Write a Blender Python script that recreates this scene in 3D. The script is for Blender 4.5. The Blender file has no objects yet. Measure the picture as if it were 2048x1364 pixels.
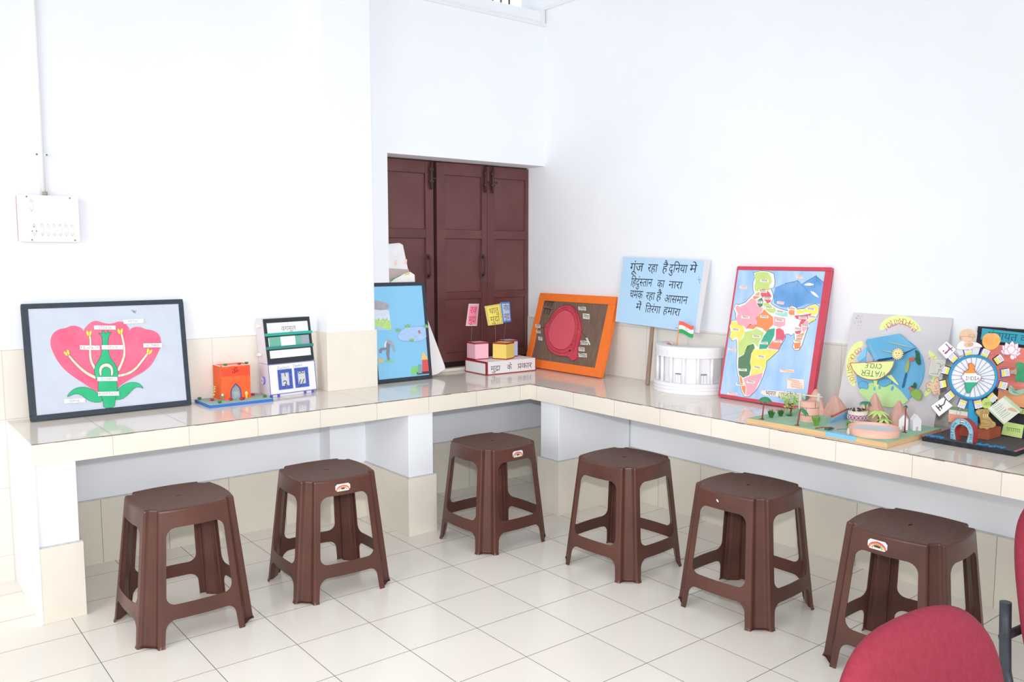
import bpy, bmesh, math, random
import numpy as np
from math import sin, cos, pi, radians, sqrt
from mathutils import Vector, Matrix
from mathutils.geometry import tessellate_polygon

# ------------------------------------------------------------------ camera, world, lights
SC = bpy.context.scene
COL = SC.collection
CAM = Vector((-0.64688, -3.13789, 1.42599)); YAW, PITCH, FOC = 0.6721, -0.1004, 1696.0
cd = bpy.data.cameras.new('camera'); cam = bpy.data.objects.new('camera', cd); COL.objects.link(cam)
cd.sensor_width = 36.0; cd.lens = FOC/2048*36; cd.clip_start = 0.05
cam.location = CAM; cam.rotation_euler = (pi/2+PITCH, 0, -YAW)
SC.camera = cam
VF = Vector((sin(YAW)*cos(PITCH), cos(YAW)*cos(PITCH), sin(PITCH)))
VR = VF.cross(Vector((0, 0, 1))).normalized(); VU = VR.cross(VF)
SC.view_settings.view_transform = 'Standard'; SC.view_settings.look = 'None'
SC.view_settings.gamma = 1.0; SC.view_settings.use_curve_mapping = False
SC.view_settings.exposure = 0.0
wd = bpy.data.worlds.new('world'); SC.world = wd; wd.use_nodes = True
wd.node_tree.nodes['Background'].inputs[0].default_value = (0.93, 0.96, 1.0, 1)
wd.node_tree.nodes['Background'].inputs[1].default_value = 0.62
def area(name, loc, target, sx, sy, power, col=(1, 1, 1)):
    d = bpy.data.lights.new(name, 'AREA'); d.shape = 'RECTANGLE'; d.size = sx; d.size_y = sy
    d.energy = power; d.color = col
    o = bpy.data.objects.new(name, d); COL.objects.link(o); o.location = loc
    o.rotation_euler = (Vector(target)-Vector(loc)).to_track_quat('-Z', 'Y').to_euler()
    return o
area('daylight_from_left_window', (-2.9, -1.2, 1.9), (-0.1, -0.2, 0.2), 2.2, 1.8, 62, (1.0, 0.99, 0.97))
area('rear_fill_light', (-0.6, -4.9, 1.7), (1.6, 0.2, 0.6), 3.0, 1.6, 74, (0.97, 0.985, 1.0))  # added fill behind the camera, brightens the wall under the counter

fd = bpy.data.lights.new('camera_flash', 'SPOT'); fd.energy = 230; fd.spot_size = radians(78); fd.spot_blend = 1.0; fd.shadow_soft_size = 0.035
fo = bpy.data.objects.new('camera_flash', fd); COL.objects.link(fo); fo.location = CAM + Vector((0.0, 0.0, 0.16))   # the flash on top of the camera
fo.rotation_euler = (Vector((1.75, 0.15, 0.75))-fo.location).to_track_quat('-Z', 'Y').to_euler()

# ------------------------------------------------------------------ helpers
def ray(u, v): return VF + VR*((u-1024)/FOC) + VU*((682-v)/FOC)
def gz(u, v, z): d = ray(u, v); return CAM + d*((z-CAM.z)/d.z)       # point seen at pixel on height z
def gy(u, v, y): d = ray(u, v); return CAM + d*((y-CAM.y)/d.y)
def gx(u, v, x): d = ray(u, v); return CAM + d*((x-CAM.x)/d.x)
def lin(c):
    c = c/255.0
    return c/12.92 if c <= 0.04045 else ((c+0.055)/1.055)**2.4
def rgb(r, g, b): return (lin(r), lin(g), lin(b), 1.0)
MATS = {}
def mat(name, col, rough=0.6, spec=0.35, var=0.0, vscale=8.0, bump=0.0, bscale=60.0, metal=0.0, coat=0.0, col2=None, streak=None):
    if name in MATS: return MATS[name]
    m = bpy.data.materials.new(name); m.use_nodes = True; MATS[name] = m
    nt = m.node_tree; b = nt.nodes['Principled BSDF']
    c = rgb(*col); b.inputs['Base Color'].default_value = c
    b.inputs['Roughness'].default_value = rough; b.inputs['Specular IOR Level'].default_value = spec
    b.inputs['Metallic'].default_value = metal; b.inputs['Coat Weight'].default_value = coat
    b.inputs['Coat Roughness'].default_value = 0.08
    tc = None
    if var > 0 or col2 or bump > 0:
        tc = nt.nodes.new('ShaderNodeTexCoord')
    if var > 0 or col2:
        n = nt.nodes.new('ShaderNodeTexNoise'); n.inputs['Scale'].default_value = vscale; n.inputs['Detail'].default_value = 5
        if streak:
            mp = nt.nodes.new('ShaderNodeMapping'); mp.inputs['Scale'].default_value = streak
            nt.links.new(tc.outputs['Object'], mp.inputs['Vector']); nt.links.new(mp.outputs[0], n.inputs['Vector'])
        else: nt.links.new(tc.outputs['Object'], n.inputs['Vector'])
        r = nt.nodes.new('ShaderNodeValToRGB')
        c2 = rgb(*col2) if col2 else tuple(min(1, x*(1+var)) for x in c[:3])+(1,)
        c1 = c if col2 else tuple(x*(1-var) for x in c[:3])+(1,)
        r.color_ramp.elements[0].position = 0.32; r.color_ramp.elements[1].position = 0.68
        r.color_ramp.elements[0].color = c1; r.color_ramp.elements[1].color = c2
        nt.links.new(n.outputs['Fac'], r.inputs[0]); nt.links.new(r.outputs[0], b.inputs['Base Color'])
    if bump > 0:
        n2 = nt.nodes.new('ShaderNodeTexNoise'); n2.inputs['Scale'].default_value = bscale; n2.inputs['Detail'].default_value = 3
        nt.links.new(tc.outputs['Object'], n2.inputs['Vector'])
        bp = nt.nodes.new('ShaderNodeBump'); bp.inputs['Strength'].default_value = bump; bp.inputs['Distance'].default_value = 0.002
        nt.links.new(n2.outputs['Fac'], bp.inputs['Height']); nt.links.new(bp.outputs[0], b.inputs['Normal'])
    return m
def tile_mat(name, ax, size, off, col, grout, gw=0.0022, rough=0.16, spec=0.4, var=0.035, above=None):
    # glazed tiles laid on a world-aligned grid; ax picks the two world axes of the surface
    if name in MATS: return MATS[name]
    m = bpy.data.materials.new(name); m.use_nodes = True; MATS[name] = m
    nt = m.node_tree; b = nt.nodes['Principled BSDF']; L = nt.links.new
    geo = nt.nodes.new('ShaderNodeNewGeometry'); sep = nt.nodes.new('ShaderNodeSeparateXYZ'); L(geo.outputs['Position'], sep.inputs[0])
    def M(op, a, bb=None):
        n = nt.nodes.new('ShaderNodeMath'); n.operation = op
        for i, x in enumerate((a, bb)):
            if x is None: continue
            if isinstance(x, (int, float)): n.inputs[i].default_value = x
            else: L(x, n.inputs[i])
        return n.outputs[0]
    masks, ids = [], []
    for k in (0, 1):
        t = M('DIVIDE', M('SUBTRACT', sep.outputs[ax[k]], off[k]), size[k])
        fl = M('FLOOR', t); fr = M('SUBTRACT', t, fl); ids.append(fl)
        d = M('MINIMUM', fr, M('SUBTRACT', 1.0, fr)); masks.append(M('LESS_THAN', d, gw/2/size[k]))
    g = M('MAXIMUM', masks[0], masks[1])
    cmb = nt.nodes.new('ShaderNodeCombineXYZ'); L(ids[0], cmb.inputs[0]); L(ids[1], cmb.inputs[1])
    wn = nt.nodes.new('ShaderNodeTexWhiteNoise'); wn.noise_dimensions = '3D'; L(cmb.outputs[0], wn.inputs['Vector'])
    ns = nt.nodes.new('ShaderNodeTexNoise'); ns.inputs['Scale'].default_value = 7; ns.inputs['Detail'].default_value = 6; L(geo.outputs['Position'], ns.inputs['Vector'])
    f = M('ADD', M('MULTIPLY', wn.outputs['Value'], 0.55), M('MULTIPLY', ns.outputs['Fac'], 0.45))
    mx = nt.nodes.new('ShaderNodeMix'); mx.data_type = 'RGBA'; L(f, mx.inputs[0])
    c = rgb(*col); mx.inputs[6].default_value = tuple(x*(1-var) for x in c[:3])+(1,); mx.inputs[7].default_value = tuple(min(1, x*(1+var)) for x in c[:3])+(1,)
    m2 = nt.nodes.new('ShaderNodeMix'); m2.data_type = 'RGBA'; L(g, m2.inputs[0]); L(mx.outputs[2], m2.inputs[6]); m2.inputs[7].default_value = rgb(*grout)
    L(m2.outputs[2], b.inputs['Base Color'])
    b.inputs['Specular IOR Level'].default_value = spec
    L(M('ADD', M('MULTIPLY', g, 0.6), rough), b.inputs['Roughness'])
    bp = nt.nodes.new('ShaderNodeBump'); bp.inputs['Strength'].default_value = 0.5; bp.inputs['Distance'].default_value = 0.0015; bp.invert = True
    L(g, bp.inputs['Height']); L(bp.outputs[0], b.inputs['Normal'])
    return m

def frame(o, x, y=None, z=None):
    x = Vector(x).normalized()
    if z is None: z = x.cross(Vector(y)).normalized()
    else: z = Vector(z).normalized()
    y = z.cross(x).normalized()
    m = Matrix.Identity(4)
    for i in range(3): m[i][0] = x[i]; m[i][1] = y[i]; m[i][2] = z[i]; m[i][3] = o[i]
    return m
class MB:
    """collects shapes and links them as ONE mesh object"""
    def __init__(s, M=None, fn=None):
        s.v = []; s.f = []; s.fm = []; s.sm = []; s.mats = []; s.nr = {}; s.M = M if M is not None else Matrix.Identity(4); s.fn = fn
    def mi(s, m):
        if m not in s.mats: s.mats.append(m)
        return s.mats.index(m)
    def add(s, vs, fs, m, smooth=False):
        b = len(s.v)
        for p in vs:
            p = Vector(p)
            if s.fn: p = s.fn(p)
            s.v.append(s.M @ p)
        k = s.mi(m)
        for f in fs: s.f.append([b+i for i in f]); s.fm.append(k); s.sm.append(smooth)
    def box(s, lo, hi, m):
        x0, y0, z0 = lo; x1, y1, z1 = hi
        vs = [(x0, y0, z0), (x1, y0, z0), (x1, y1, z0), (x0, y1, z0), (x0, y0, z1), (x1, y0, z1), (x1, y1, z1), (x0, y1, z1)]
        s.add(vs, [(3, 2, 1, 0), (4, 5, 6, 7), (0, 1, 5, 4), (1, 2, 6, 5), (2, 3, 7, 6), (3, 0, 4, 7)], m)
    def cbox(s, c, sz, m):
        s.box([c[i]-sz[i]/2 for i in range(3)], [c[i]+sz[i]/2 for i in range(3)], m)
    def hexa(s, bot, top, m):
        s.add(list(bot)+list(top), [(3, 2, 1, 0), (4, 5, 6, 7), (0, 1, 5, 4), (1, 2, 6, 5), (2, 3, 7, 6), (3, 0, 4, 7)], m)
    def poly(s, pts, z0, z1, m, side=None):
        pts = [tuple(p) for p in pts]
        a = sum(pts[i][0]*pts[(i+1) % len(pts)][1]-pts[(i+1) % len(pts)][0]*pts[i][1] for i in range(len(pts)))
        if a < 0: pts = pts[::-1]
        n = len(pts); tri = tessellate_polygon([[Vector((x, y, 0)) for x, y in pts]])
        vt = [(x, y, z1) for x, y in pts]; vb = [(x, y, z0) for x, y in pts]
        tf = []
        for t in tri:
            A, B, Cc = [Vector(pts[i]) for i in t]
            cr = (B-A).x*(Cc-A).y-(B-A).y*(Cc-A).x
            tf.append(tuple(t) if cr > 0 else tuple(t)[::-1])
        s.add(vt, tf, m)
        if z1 != z0:
            s.add(vb, [f[::-1] for f in tf], side or m)
            s.add(vb+vt, [(i, (i+1) % n, n+(i+1) % n, n+i) for i in range(n)], side or m)
    def ribbon(s, pts, w, z, m):
        pts = [Vector((p[0], p[1])) for p in pts]; n = len(pts)
        if n < 2: return
        ws = w if isinstance(w, (list, tuple)) else [w]*n
        vs = []
        for i in range(n):
            d = (pts[min(i+1, n-1)]-pts[max(i-1, 0)])
            if d.length < 1e-9: d = Vector((1, 0))
            d.normalize(); q = Vector((-d.y, d.x))*ws[i]/2
            e = d*ws[i]*0.3*(-1 if i == 0 else (1 if i == n-1 else 0))
            vs += [(pts[i]+e-q).to_3d()+Vector((0, 0, z)), (pts[i]+e+q).to_3d()+Vector((0, 0, z))]
        s.add(vs, [(2*i, 2*i+2, 2*i+3, 2*i+1) for i in range(n-1)], m)
    def tube(s, path, r, m, n=10, caps=True, sq=None):
        path = [Vector(p) for p in path]; k = len(path); rs = r if isinstance(r, (list, tuple)) else [r]*k
        vs = []; up = None
        for i in range(k):
            d = (path[min(i+1, k-1)]-path[max(i-1, 0)]).normalized()
            if up is None: up = Vector((0, 0, 1)) if abs(d.z) < 0.9 else Vector((1, 0, 0))
            a = d.cross(up).normalized(); b2 = a.cross(d).normalized(); up = b2
            for j in range(n):
                t = 2*pi*j/n; vs.append(path[i]+a*cos(t)*rs[i]+b2*sin(t)*rs[i])
        fs = [(i*n+j, i*n+(j+1) % n, (i+1)*n+(j+1) % n, (i+1)*n+j) for i in range(k-1) for j in range(n)]
        s.add(vs, [f[::-1] for f in fs], m, True)
        if caps: s.add(vs[:n], [tuple(range(n))], m); s.add(vs[-n:], [tuple(range(n))[::-1]], m)
    def lathe(s, prof, m, n=24, c=(0, 0, 0), sx=1.0, sy=1.0, smooth=True):
        vs = []; k = len(prof)
        for r, z in prof:
            for j in range(n):
                t = 2*pi*j/n; vs.append((c[0]+r*cos(t)*sx, c[1]+r*sin(t)*sy, c[2]+z))
        fs = [(i*n+j, i*n+(j+1) % n, (i+1)*n+(j+1) % n, (i+1)*n+j) for i in range(k-1) for j in range(n)]
        s.add(vs, fs, m, smooth)
    def ball(s, c, r, m, n=10, k=7, sc=(1, 1, 1)):
        vs = [(c[0]+r*sc[0]*sin(pi*i/k)*cos(2*pi*j/n), c[1]+r*sc[1]*sin(pi*i/k)*sin(2*pi*j/n), c[2]+r*sc[2]*cos(pi*i/k)) for i in range(k+1) for j in range(n)]
        s.add(vs, [((i+1)*n+j, (i+1)*n+(j+1) % n, i*n+(j+1) % n, i*n+j) for i in range(k) for j in range(n)], m, True)
    def grid(s, rows, m, closed=False, smooth=True):
        n = len(rows[0]); vs = [p for r in rows for p in r]; e = n if closed else n-1
        s.add(vs, [(i*n+j, i*n+(j+1) % n, (i+1)*n+(j+1) % n, (i+1)*n+j) for i in range(len(rows)-1) for j in range(e)], m, smooth)
    def shell(s, rows, m, th, closed=False):
        """a sheet with thickness and analytic normals; open rows carry one extra point at each end that only shapes the normals"""
        R_ = len(rows); n = len(rows[0]); J = range(n) if closed else range(1, n-1); out = []; nrm = []
        for i in range(R_):
            o = []; q = []
            for j in J:
                du = Vector(rows[i][(j+1) % n])-Vector(rows[i][j-1]); dv = Vector(rows[min(i+1, R_-1)][j])-Vector(rows[max(i-1, 0)][j])
                k = du.cross(dv); k = k.normalized() if k.length > 1e-12 else Vector((0, 0, 1)); o.append(Vector(rows[i][j])); q.append(k)
            out.append(o); nrm.append(q)
        w = len(out[0]); v0 = len(s.v); P = [p for r in out for p in r]; N_ = [k for r in nrm for k in r]
        e = w if closed else w-1; nn = R_*w
        fo_ = [(i*w+j, i*w+(j+1) % w, (i+1)*w+(j+1) % w, (i+1)*w+j) for i in range(R_-1) for j in range(e)]
        s.add(P, fo_, m, True)
        for i, k in enumerate(N_): s.nr[v0+i] = k
        I = [p-k*th for p, k in zip(P, N_)]; v1 = len(s.v)
        s.add(I, [f[::-1] for f in fo_], m, True)
        for i, k in enumerate(N_): s.nr[v1+i] = -k
        rim = [(j+1, j, nn+j, nn+j+1) for j in range(w-1)]+[((R_-1)*w+j, (R_-1)*w+j+1, nn+(R_-1)*w+j+1, nn+(R_-1)*w+j) for j in range(w-1)]
        if not closed: rim += [(i*w, (i+1)*w, nn+(i+1)*w, nn+i*w) for i in range(R_-1)]+[((i+1)*w+w-1, i*w+w-1, nn+i*w+w-1, nn+(i+1)*w+w-1) for i in range(R_-1)]
        s.add(P+I, rim, m)
        return out
    def build(s, name, parent=None, bevel=0.0, label=None, seg=2, solid=0.0, matrix=None):
        me = bpy.data.meshes.new(name); me.from_pydata([tuple(v) for v in s.v], [], s.f)
        for m in s.mats: me.materials.append(m)
        for i, p in enumerate(me.polygons): p.material_index = s.fm[i]; p.use_smooth = s.sm[i]
        if s.nr: me.normals_split_custom_set_from_vertices([tuple(s.nr.get(i, (0, 0, 0))) for i in range(len(s.v))])
        if not s.nr: bm = bmesh.new(); bm.from_mesh(me); bmesh.ops.remove_doubles(bm, verts=bm.verts, dist=1e-6); bm.to_mesh(me); bm.free()
        me.update()
        o = bpy.data.objects.new(name, me); COL.objects.link(o)
        if parent: o.parent = parent
        if matrix is not None: o.matrix_world = matrix
        if solid:
            md = o.modifiers.new('shell', 'SOLIDIFY'); md.thickness = solid; md.offset = -1
        if bevel:
            md = o.modifiers.new('bevel', 'BEVEL'); md.width = bevel; md.segments = seg; md.limit_method = 'ANGLE'; md.angle_limit = radians(40)
        if label: o['label'] = label
        return o
def tag(o, label, cat, group=None):
    o['label'] = label; o['category'] = cat
    if group: o['group'] = group
    return o
def struct(o): o['kind'] = 'structure'; return o
def thing(name, label, cat, M=None, group=None):
    o = bpy.data.objects.new(name, None); COL.objects.link(o); o.empty_display_size = 0.05
    if M is not None: o.matrix_world = M
    return tag(o, label, cat, group)
def quadmap(src, dst):
    A = []; B = []
    for (x, y), (u, v) in zip(src, dst):
        A.append([x, y, 1, 0, 0, 0, -u*x, -u*y]); B.append(u); A.append([0, 0, 0, x, y, 1, -v*x, -v*y]); B.append(v)
    h = np.linalg.solve(np.array(A, float), np.array(B, float))
    def f(p):
        x, y = p[0], p[1]; w = h[6]*x+h[7]*y+1
        return ((h[0]*x+h[1]*y+h[2])/w, (h[3]*x+h[4]*y+h[5])/w)
    return f
def smoothpts(pts, it=1, closed=True):
    for _ in range(it):
        q = []; n = len(pts)
        for i in range(n if closed else n-1):
            a, b = pts[i], pts[(i+1) % n]
            q += [(a[0]*.75+b[0]*.25, a[1]*.75+b[1]*.25), (a[0]*.25+b[0]*.75, a[1]*.25+b[1]*.75)]
        pts = q if closed else [pts[0]]+q+[pts[-1]]
    return pts
def ell(cx, cy, rx, ry, n=24, rot=0.0, a0=0.0, a1=2*pi):
    full = abs(a1-a0-2*pi) < 1e-6; out = []
    for i in range(n if full else n+1):
        t = a0+(a1-a0)*i/n; x, y = rx*cos(t), ry*sin(t)
        out.append((cx+x*cos(rot)-y*sin(rot), cy+x*sin(rot)+y*cos(rot)))
    return out
# ---- lettering: hand-drawn capitals as strokes, Devanagari from the built-in font
O_ = [(.33, 1), (.1, .85), (0, .5), (.1, .15), (.33, 0), (.56, .15), (.66, .5), (.56, .85), (.33, 1)]
SF = {'A': [[(0, 0), (.33, 1), (.66, 0)], [(.12, .36), (.54, .36)]], 'B': [[(0, 0), (0, 1), (.42, 1), (.58, .8), (.42, .55), (0, .55)], [(.42, .55), (.64, .3), (.46, 0), (0, 0)]],
 'C': [[(.62, .85), (.38, 1), (.12, .85), (0, .5), (.12, .15), (.38, 0), (.62, .15)]], 'D': [[(0, 0), (0, 1), (.35, 1), (.6, .75), (.6, .25), (.35, 0), (0, 0)]],
 'E': [[(.56, 1), (0, 1), (0, 0), (.56, 0)], [(0, .52), (.44, .52)]], 'F': [[(.56, 1), (0, 1), (0, 0)], [(0, .52), (.44, .52)]],
 'G': [[(.62, .85), (.38, 1), (.12, .85), (0, .5), (.12, .15), (.38, 0), (.62, .15), (.62, .45), (.36, .45)]], 'H': [[(0, 0), (0, 1)], [(.6, 0), (.6, 1)], [(0, .5), (.6, .5)]],
 'I': [[(.15, 0), (.15, 1)], [(0, 1), (.3, 1)], [(0, 0), (.3, 0)]], 'K': [[(0, 0), (0, 1)], [(.55, 1), (0, .42), (.6, 0)]], 'L': [[(0, 1), (0, 0), (.52, 0)]],
 'M': [[(0, 0), (.06, 1), (.38, .35), (.7, 1), (.76, 0)]], 'N': [[(0, 0), (0, 1), (.58, 0), (.58, 1)]], 'O': [O_], 'P': [[(0, 0), (0, 1), (.42, 1), (.58, .78), (.42, .5), (0, .5)]],
 'R': [[(0, 0), (0, 1), (.42, 1), (.58, .78), (.42, .5), (0, .5)], [(.3, .5), (.6, 0)]], 'S': [[(.56, .87), (.33, 1), (.08, .87), (.06, .65), (.5, .4), (.56, .18), (.3, 0), (.02, .14)]],
 'T': [[(0, 1), (.62, 1)], [(.31, 1), (.31, 0)]], 'U': [[(0, 1), (0, .25), (.18, 0), (.42, 0), (.6, .25), (.6, 1)]], 'V': [[(0, 1), (.32, 0), (.64, 1)]],
 'W': [[(0, 1), (.2, 0), (.42, .7), (.64, 0), (.84, 1)]], 'Y': [[(0, 1), (.3, .5), (.6, 1)], [(.3, .5), (.3, 0)]],
 'a': [[(.42, .5), (.2, .58), (.02, .35), (.15, .02), (.42, .2), (.44, .58), (.48, 0)]], 'c': [[(.42, .48), (.2, .58), (.02, .3), (.2, 0), (.42, .1)]],
 'e': [[(.02, .3), (.42, .32), (.25, .58), (.03, .4), (.12, .03), (.42, .1)]], 'f': [[(.4, .95), (.22, .95), (.18, 0)], [(.02, .55), (.36, .55)]],
 'q': [[(.42, .5), (.2, .58), (.02, .35), (.15, .05), (.42, .2), (.44, .58), (.42, -.35)]], 'r': [[(.04, .58), (.06, 0)], [(.06, .38), (.34, .58)]],
 's': [[(.36, .52), (.15, .58), (.06, .42), (.36, .2), (.22, 0), (0, .06)]], 't': [[(.2, .9), (.2, .05), (.36, .02)], [(.02, .6), (.38, .6)]],
 'u': [[(.02, .58), (.06, .08), (.24, 0), (.4, .2), (.42, .58), (.46, 0)]]}
def swidth(ch):
    if ch == ' ': return .35
    return max(p[0] for st in SF[ch] for p in st)
def stroke_text(mb, s, x, y, h, m, z, w=None, rot=0.0, align='c', gap=.2, sx=1.0):
    """capitals starting at (x, y) in the plane of mb, height h"""
    w = w or h*.11
    W = sum(swidth(c)+gap for c in s)-gap
    ox = -W*sx/2 if align == 'c' else 0.0
    oy = -.5 if align == 'c' else 0.0
    cx = 0.0
    for ch in s:
        if ch != ' ':
            for st in SF[ch]:
                q = []
                for px, py in st:
                    X = (ox+(cx+px)*sx)*h; Y = (py+oy)*h
                    q.append((x+X*cos(rot)-Y*sin(rot), y+X*sin(rot)+Y*cos(rot)))
                mb.ribbon(q, w, z, m)
        cx += swidth(ch)+gap
def arc_text(mb, s, cx, cy, r, a0, a1, h, m, z, w=None, flip=False):
    """letters spread along an arc; flip=True puts their feet outwards"""
    n = len(s)
    for i, ch in enumerate(s):
        if ch == ' ': continue
        t = a0+(a1-a0)*(i+.5)/n
        rot = t-pi/2 if not flip else t+pi/2
        stroke_text(mb, ch, cx+r*cos(t), cy+r*sin(t), h, m, z, w, rot)
FONTS = {}
def font_mesh(s):
    if s in FONTS: return FONTS[s]
    c = bpy.data.curves.new('t', 'FONT'); c.body = s; c.size = 1.0; c.resolution_u = 4
    o = bpy.data.objects.new('t', c); COL.objects.link(o)
    dg = bpy.context.evaluated_depsgraph_get(); dg.update()
    me = bpy.data.meshes.new_from_object(o.evaluated_get(dg))
    vs = [(v.co.x, v.co.y) for v in me.vertices]; fs = [tuple(p.vertices) for p in me.polygons]
    bpy.data.objects.remove(o); bpy.data.curves.remove(c); bpy.data.meshes.remove(me)
    FONTS[s] = (vs, fs); return FONTS[s]
def deva(mb, s, x, y, h, m, z, rot=0.0, align='l', sx=1.0, slant=0.0, width=None):
    """Devanagari; '~x' writes x as a half letter; h = letter height below the head line. Returns the width"""
    chunks = []; i = 0; buf = ''
    while i < len(s):
        if s[i] == '~':
            if buf: chunks.append((buf, False)); buf = ''
            chunks.append((s[i+1], True)); i += 2
        else: buf += s[i]; i += 1
    if buf: chunks.append((buf, False))
    k = h/.62; cx = 0.0; out = []
    for t, half in chunks:
        vs, fs = font_mesh(t)
        adv = max(v[0] for v in vs)
        if half:
            cut = adv*.70; vs = [(min(v[0], cut), v[1]) for v in vs]; adv = cut
        out.append((vs, fs, cx)); cx += adv
    if width: sx = width/(cx*k)
    off = -cx*k*sx/2 if align == 'c' else 0.0
    for vs, fs, c0 in out:
        q = []
        for a, b in vs:
            X = off+(a+c0)*k*sx+slant*b*k; Y = b*k
            q.append((x+X*cos(rot)-Y*sin(rot), y+X*sin(rot)+Y*cos(rot), z))
        mb.add(q, fs, m)
    return cx*k*sx
def scribble(mb, x, y, w, h, m, z, seed, rot=0.0, lw=None):
    """a word too small to read: a head line with small strokes below it"""
    r = random.Random(seed); q = []; n = max(3, int(w/h*2.2))
    lw = lw or h*.16
    def T(a, b): return (x+a*cos(rot)-b*sin(rot), y+a*sin(rot)+b*cos(rot))
    mb.ribbon([T(-w/2, h*.4), T(w/2, h*.4)], lw*.8, z, m)
    for i in range(n):
        a = -w/2+w*(i+.5)/n
        if r.random() < .5: mb.ribbon([T(a, h*.4), T(a+r.uniform(-.1, .1)*h, -h*.45)], lw, z, m)
        else: mb.ribbon([T(a-h*.15, h*.35), T(a+h*.2, h*.05), T(a-h*.1, -.1*h), T(a+h*.2, -h*.45)], lw, z, m)

# ------------------------------------------------------------------ materials of the room
H, HB = 0.7121, 0.6275          # counter top and underside
XW, YW = 2.958, 1.06            # right wall, back wall
PLASTER = mat('white_plaster', (243, 246, 251), 0.75, 0.2, var=0.012, vscale=3, bump=0.25, bscale=45)
CREAM = (240, 234, 224); GROUT = (150, 144, 135)
FLOORT = tile_mat('floor_tiles', (0, 1), (.3, .3), (0, 0), (244, 238, 228), (128, 124, 118), 0.0028, 0.17, 0.4, 0.03)
TOPT_L = tile_mat('counter_top_tiles_left', (0, 1), (.3, .7), (-.12, .42), (238, 229, 217), GROUT, 0.002, 0.10, 0.5)
TOPT_R = tile_mat('counter_top_tiles_right', (0, 1), (.7, .3), (2.31, -.19), (236, 226, 214), GROUT, 0.002, 0.10, 0.5)
EDGE_L = tile_mat('counter_edge_tiles_left', (0, 2), (.3, .3), (-.12, .5), (242, 235, 221), (190, 182, 170), 0.002, 0.2, 0.4)
EDGE_R = tile_mat('counter_edge_tiles_right', (1, 2), (.3, .3), (-.19, .5), (244, 235, 223), (190, 182, 170), 0.002, 0.2, 0.4)
DADO_B = tile_mat('dado_tiles_back', (0, 2), (.3, .3), (-.11, .12), CREAM, (205, 198, 186), 0.002, 0.2, 0.4)
DADO_R = tile_mat('dado_tiles_right', (1, 2), (.3, .3), (.15, .115), (231, 227, 219), (190, 184, 176), 0.002, 0.2, 0.4)
BASE_B = tile_mat('skirting_tiles_back', (0, 2), (.3, .5), (-.05, -.1), (232, 226, 212), (130, 125, 116), 0.002, 0.2, 0.4)
BASE_R = tile_mat('skirting_tiles_right', (1, 2), (.3, .5), (.043, -.1), (232, 226, 212), (130, 125, 116), 0.002, 0.2, 0.4)
PIERT = mat('pier_tile', (239, 232, 219), 0.2, 0.4, var=0.02, vscale=9)
GROUTM = mat('dark_grout', (126, 116, 112), 0.9, 0.1, var=0.25, vscale=40)
MORTAR = mat('grey_mortar', (205, 205, 204), 0.9, 0.1, var=0.08, vscale=50, bump=0.5)
# ------------------------------------------------------------------ structure
b = MB(); b.box((-3.2, -5.6, -.1), (3.2, 1.4, 0), FLOORT); struct(b.build('floor'))
b = MB()
b.box((-3.2, YW, 0), (1.65, YW+.3, 3.3), PLASTER)
b.box((1.65, YW, 0), (1.804, YW+.3, 2.95), PLASTER)
b.box((1.804, YW, 0), (XW, YW+.3, H-.004), PLASTER)
b.box((1.804, YW, 1.996), (XW, YW+.3, 2.95), PLASTER)
b.box((2.898, YW+.16, 2.95), (XW, YW+.3, 3.3), PLASTER)
struct(b.build('wall_back'))
b = MB(); b.box((XW, -5.6, 0), (XW+.2, YW+.3, 3.3), PLASTER); struct(b.build('wall_right'))
b = MB(); b.box((1.356, .934, 0), (1.638, YW, 3.3), PLASTER); struct(b.build('wall_pillar', bevel=.004))
b = MB()
b.box((-3.2, YW-.008, 0), (-.106, YW, 1.022), DADO_B); b.box((-.106, YW-.008, H), (1.356, YW, 1.022), DADO_B)
struct(b.build('trim_1'))
b = MB(); b.box((XW-.008, -5.6, H), (XW, YW+.16, 1.025), DADO_R); struct(b.build('trim_2'))
b = MB(); b.box((1.348, .926, H), (1.646, YW-.008, 1.025), PIERT); struct(b.build('trim_3', bevel=.002))
b = MB(); b.box((.0, YW-.008, 0), (1.348, YW, .3), BASE_B); b.box((1.646, YW-.008, 0), (XW, YW, .3), BASE_B)
b.box((1.348, .926, 0), (1.646, YW, .3), BASE_B)
b.box((0, YW-.010, .3), (1.348, YW, .306), MORTAR); b.box((1.646, YW-.010, .3), (XW, YW, .308), MORTAR)
struct(b.build('baseboard_back'))
b = MB(); b.box((XW-.008, -5.6, 0), (XW, .26, .3), BASE_R); b.box((XW-.010, -5.6, .3), (XW, .26, .307), MORTAR); struct(b.build('baseboard_right'))
# window sill strip inside the shuttered opening
b = MB(); b.box((1.804, 1.165, H), (XW-.008, 1.215, H+.02), PIERT); struct(b.build('trim_4', bevel=.003))
# clerestory window with a row of bars high on the back wall
IRON = mat('dark_iron', (96, 90, 78), 0.6)
w2 = bpy.data.objects.new('window_2', None); COL.objects.link(w2); struct(w2); w2.location = (2.2, YW+.15, 2.95)
for k in range(10):
    b = MB(Matrix.Translation(-w2.location)); b.tube([(2.208+.0655*k, YW+.16, 2.951), (2.208+.0655*k, YW+.16, 3.295)], .006, IRON, 8); b.build('window_bar', w2)
b = MB(Matrix.Translation(-w2.location)); b.box((1.651, YW+.19, 2.951), (2.897, YW+.24, 2.962), mat('window_frame_grey', (214, 214, 208), .5)); b.build('window_frame', w2)

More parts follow.
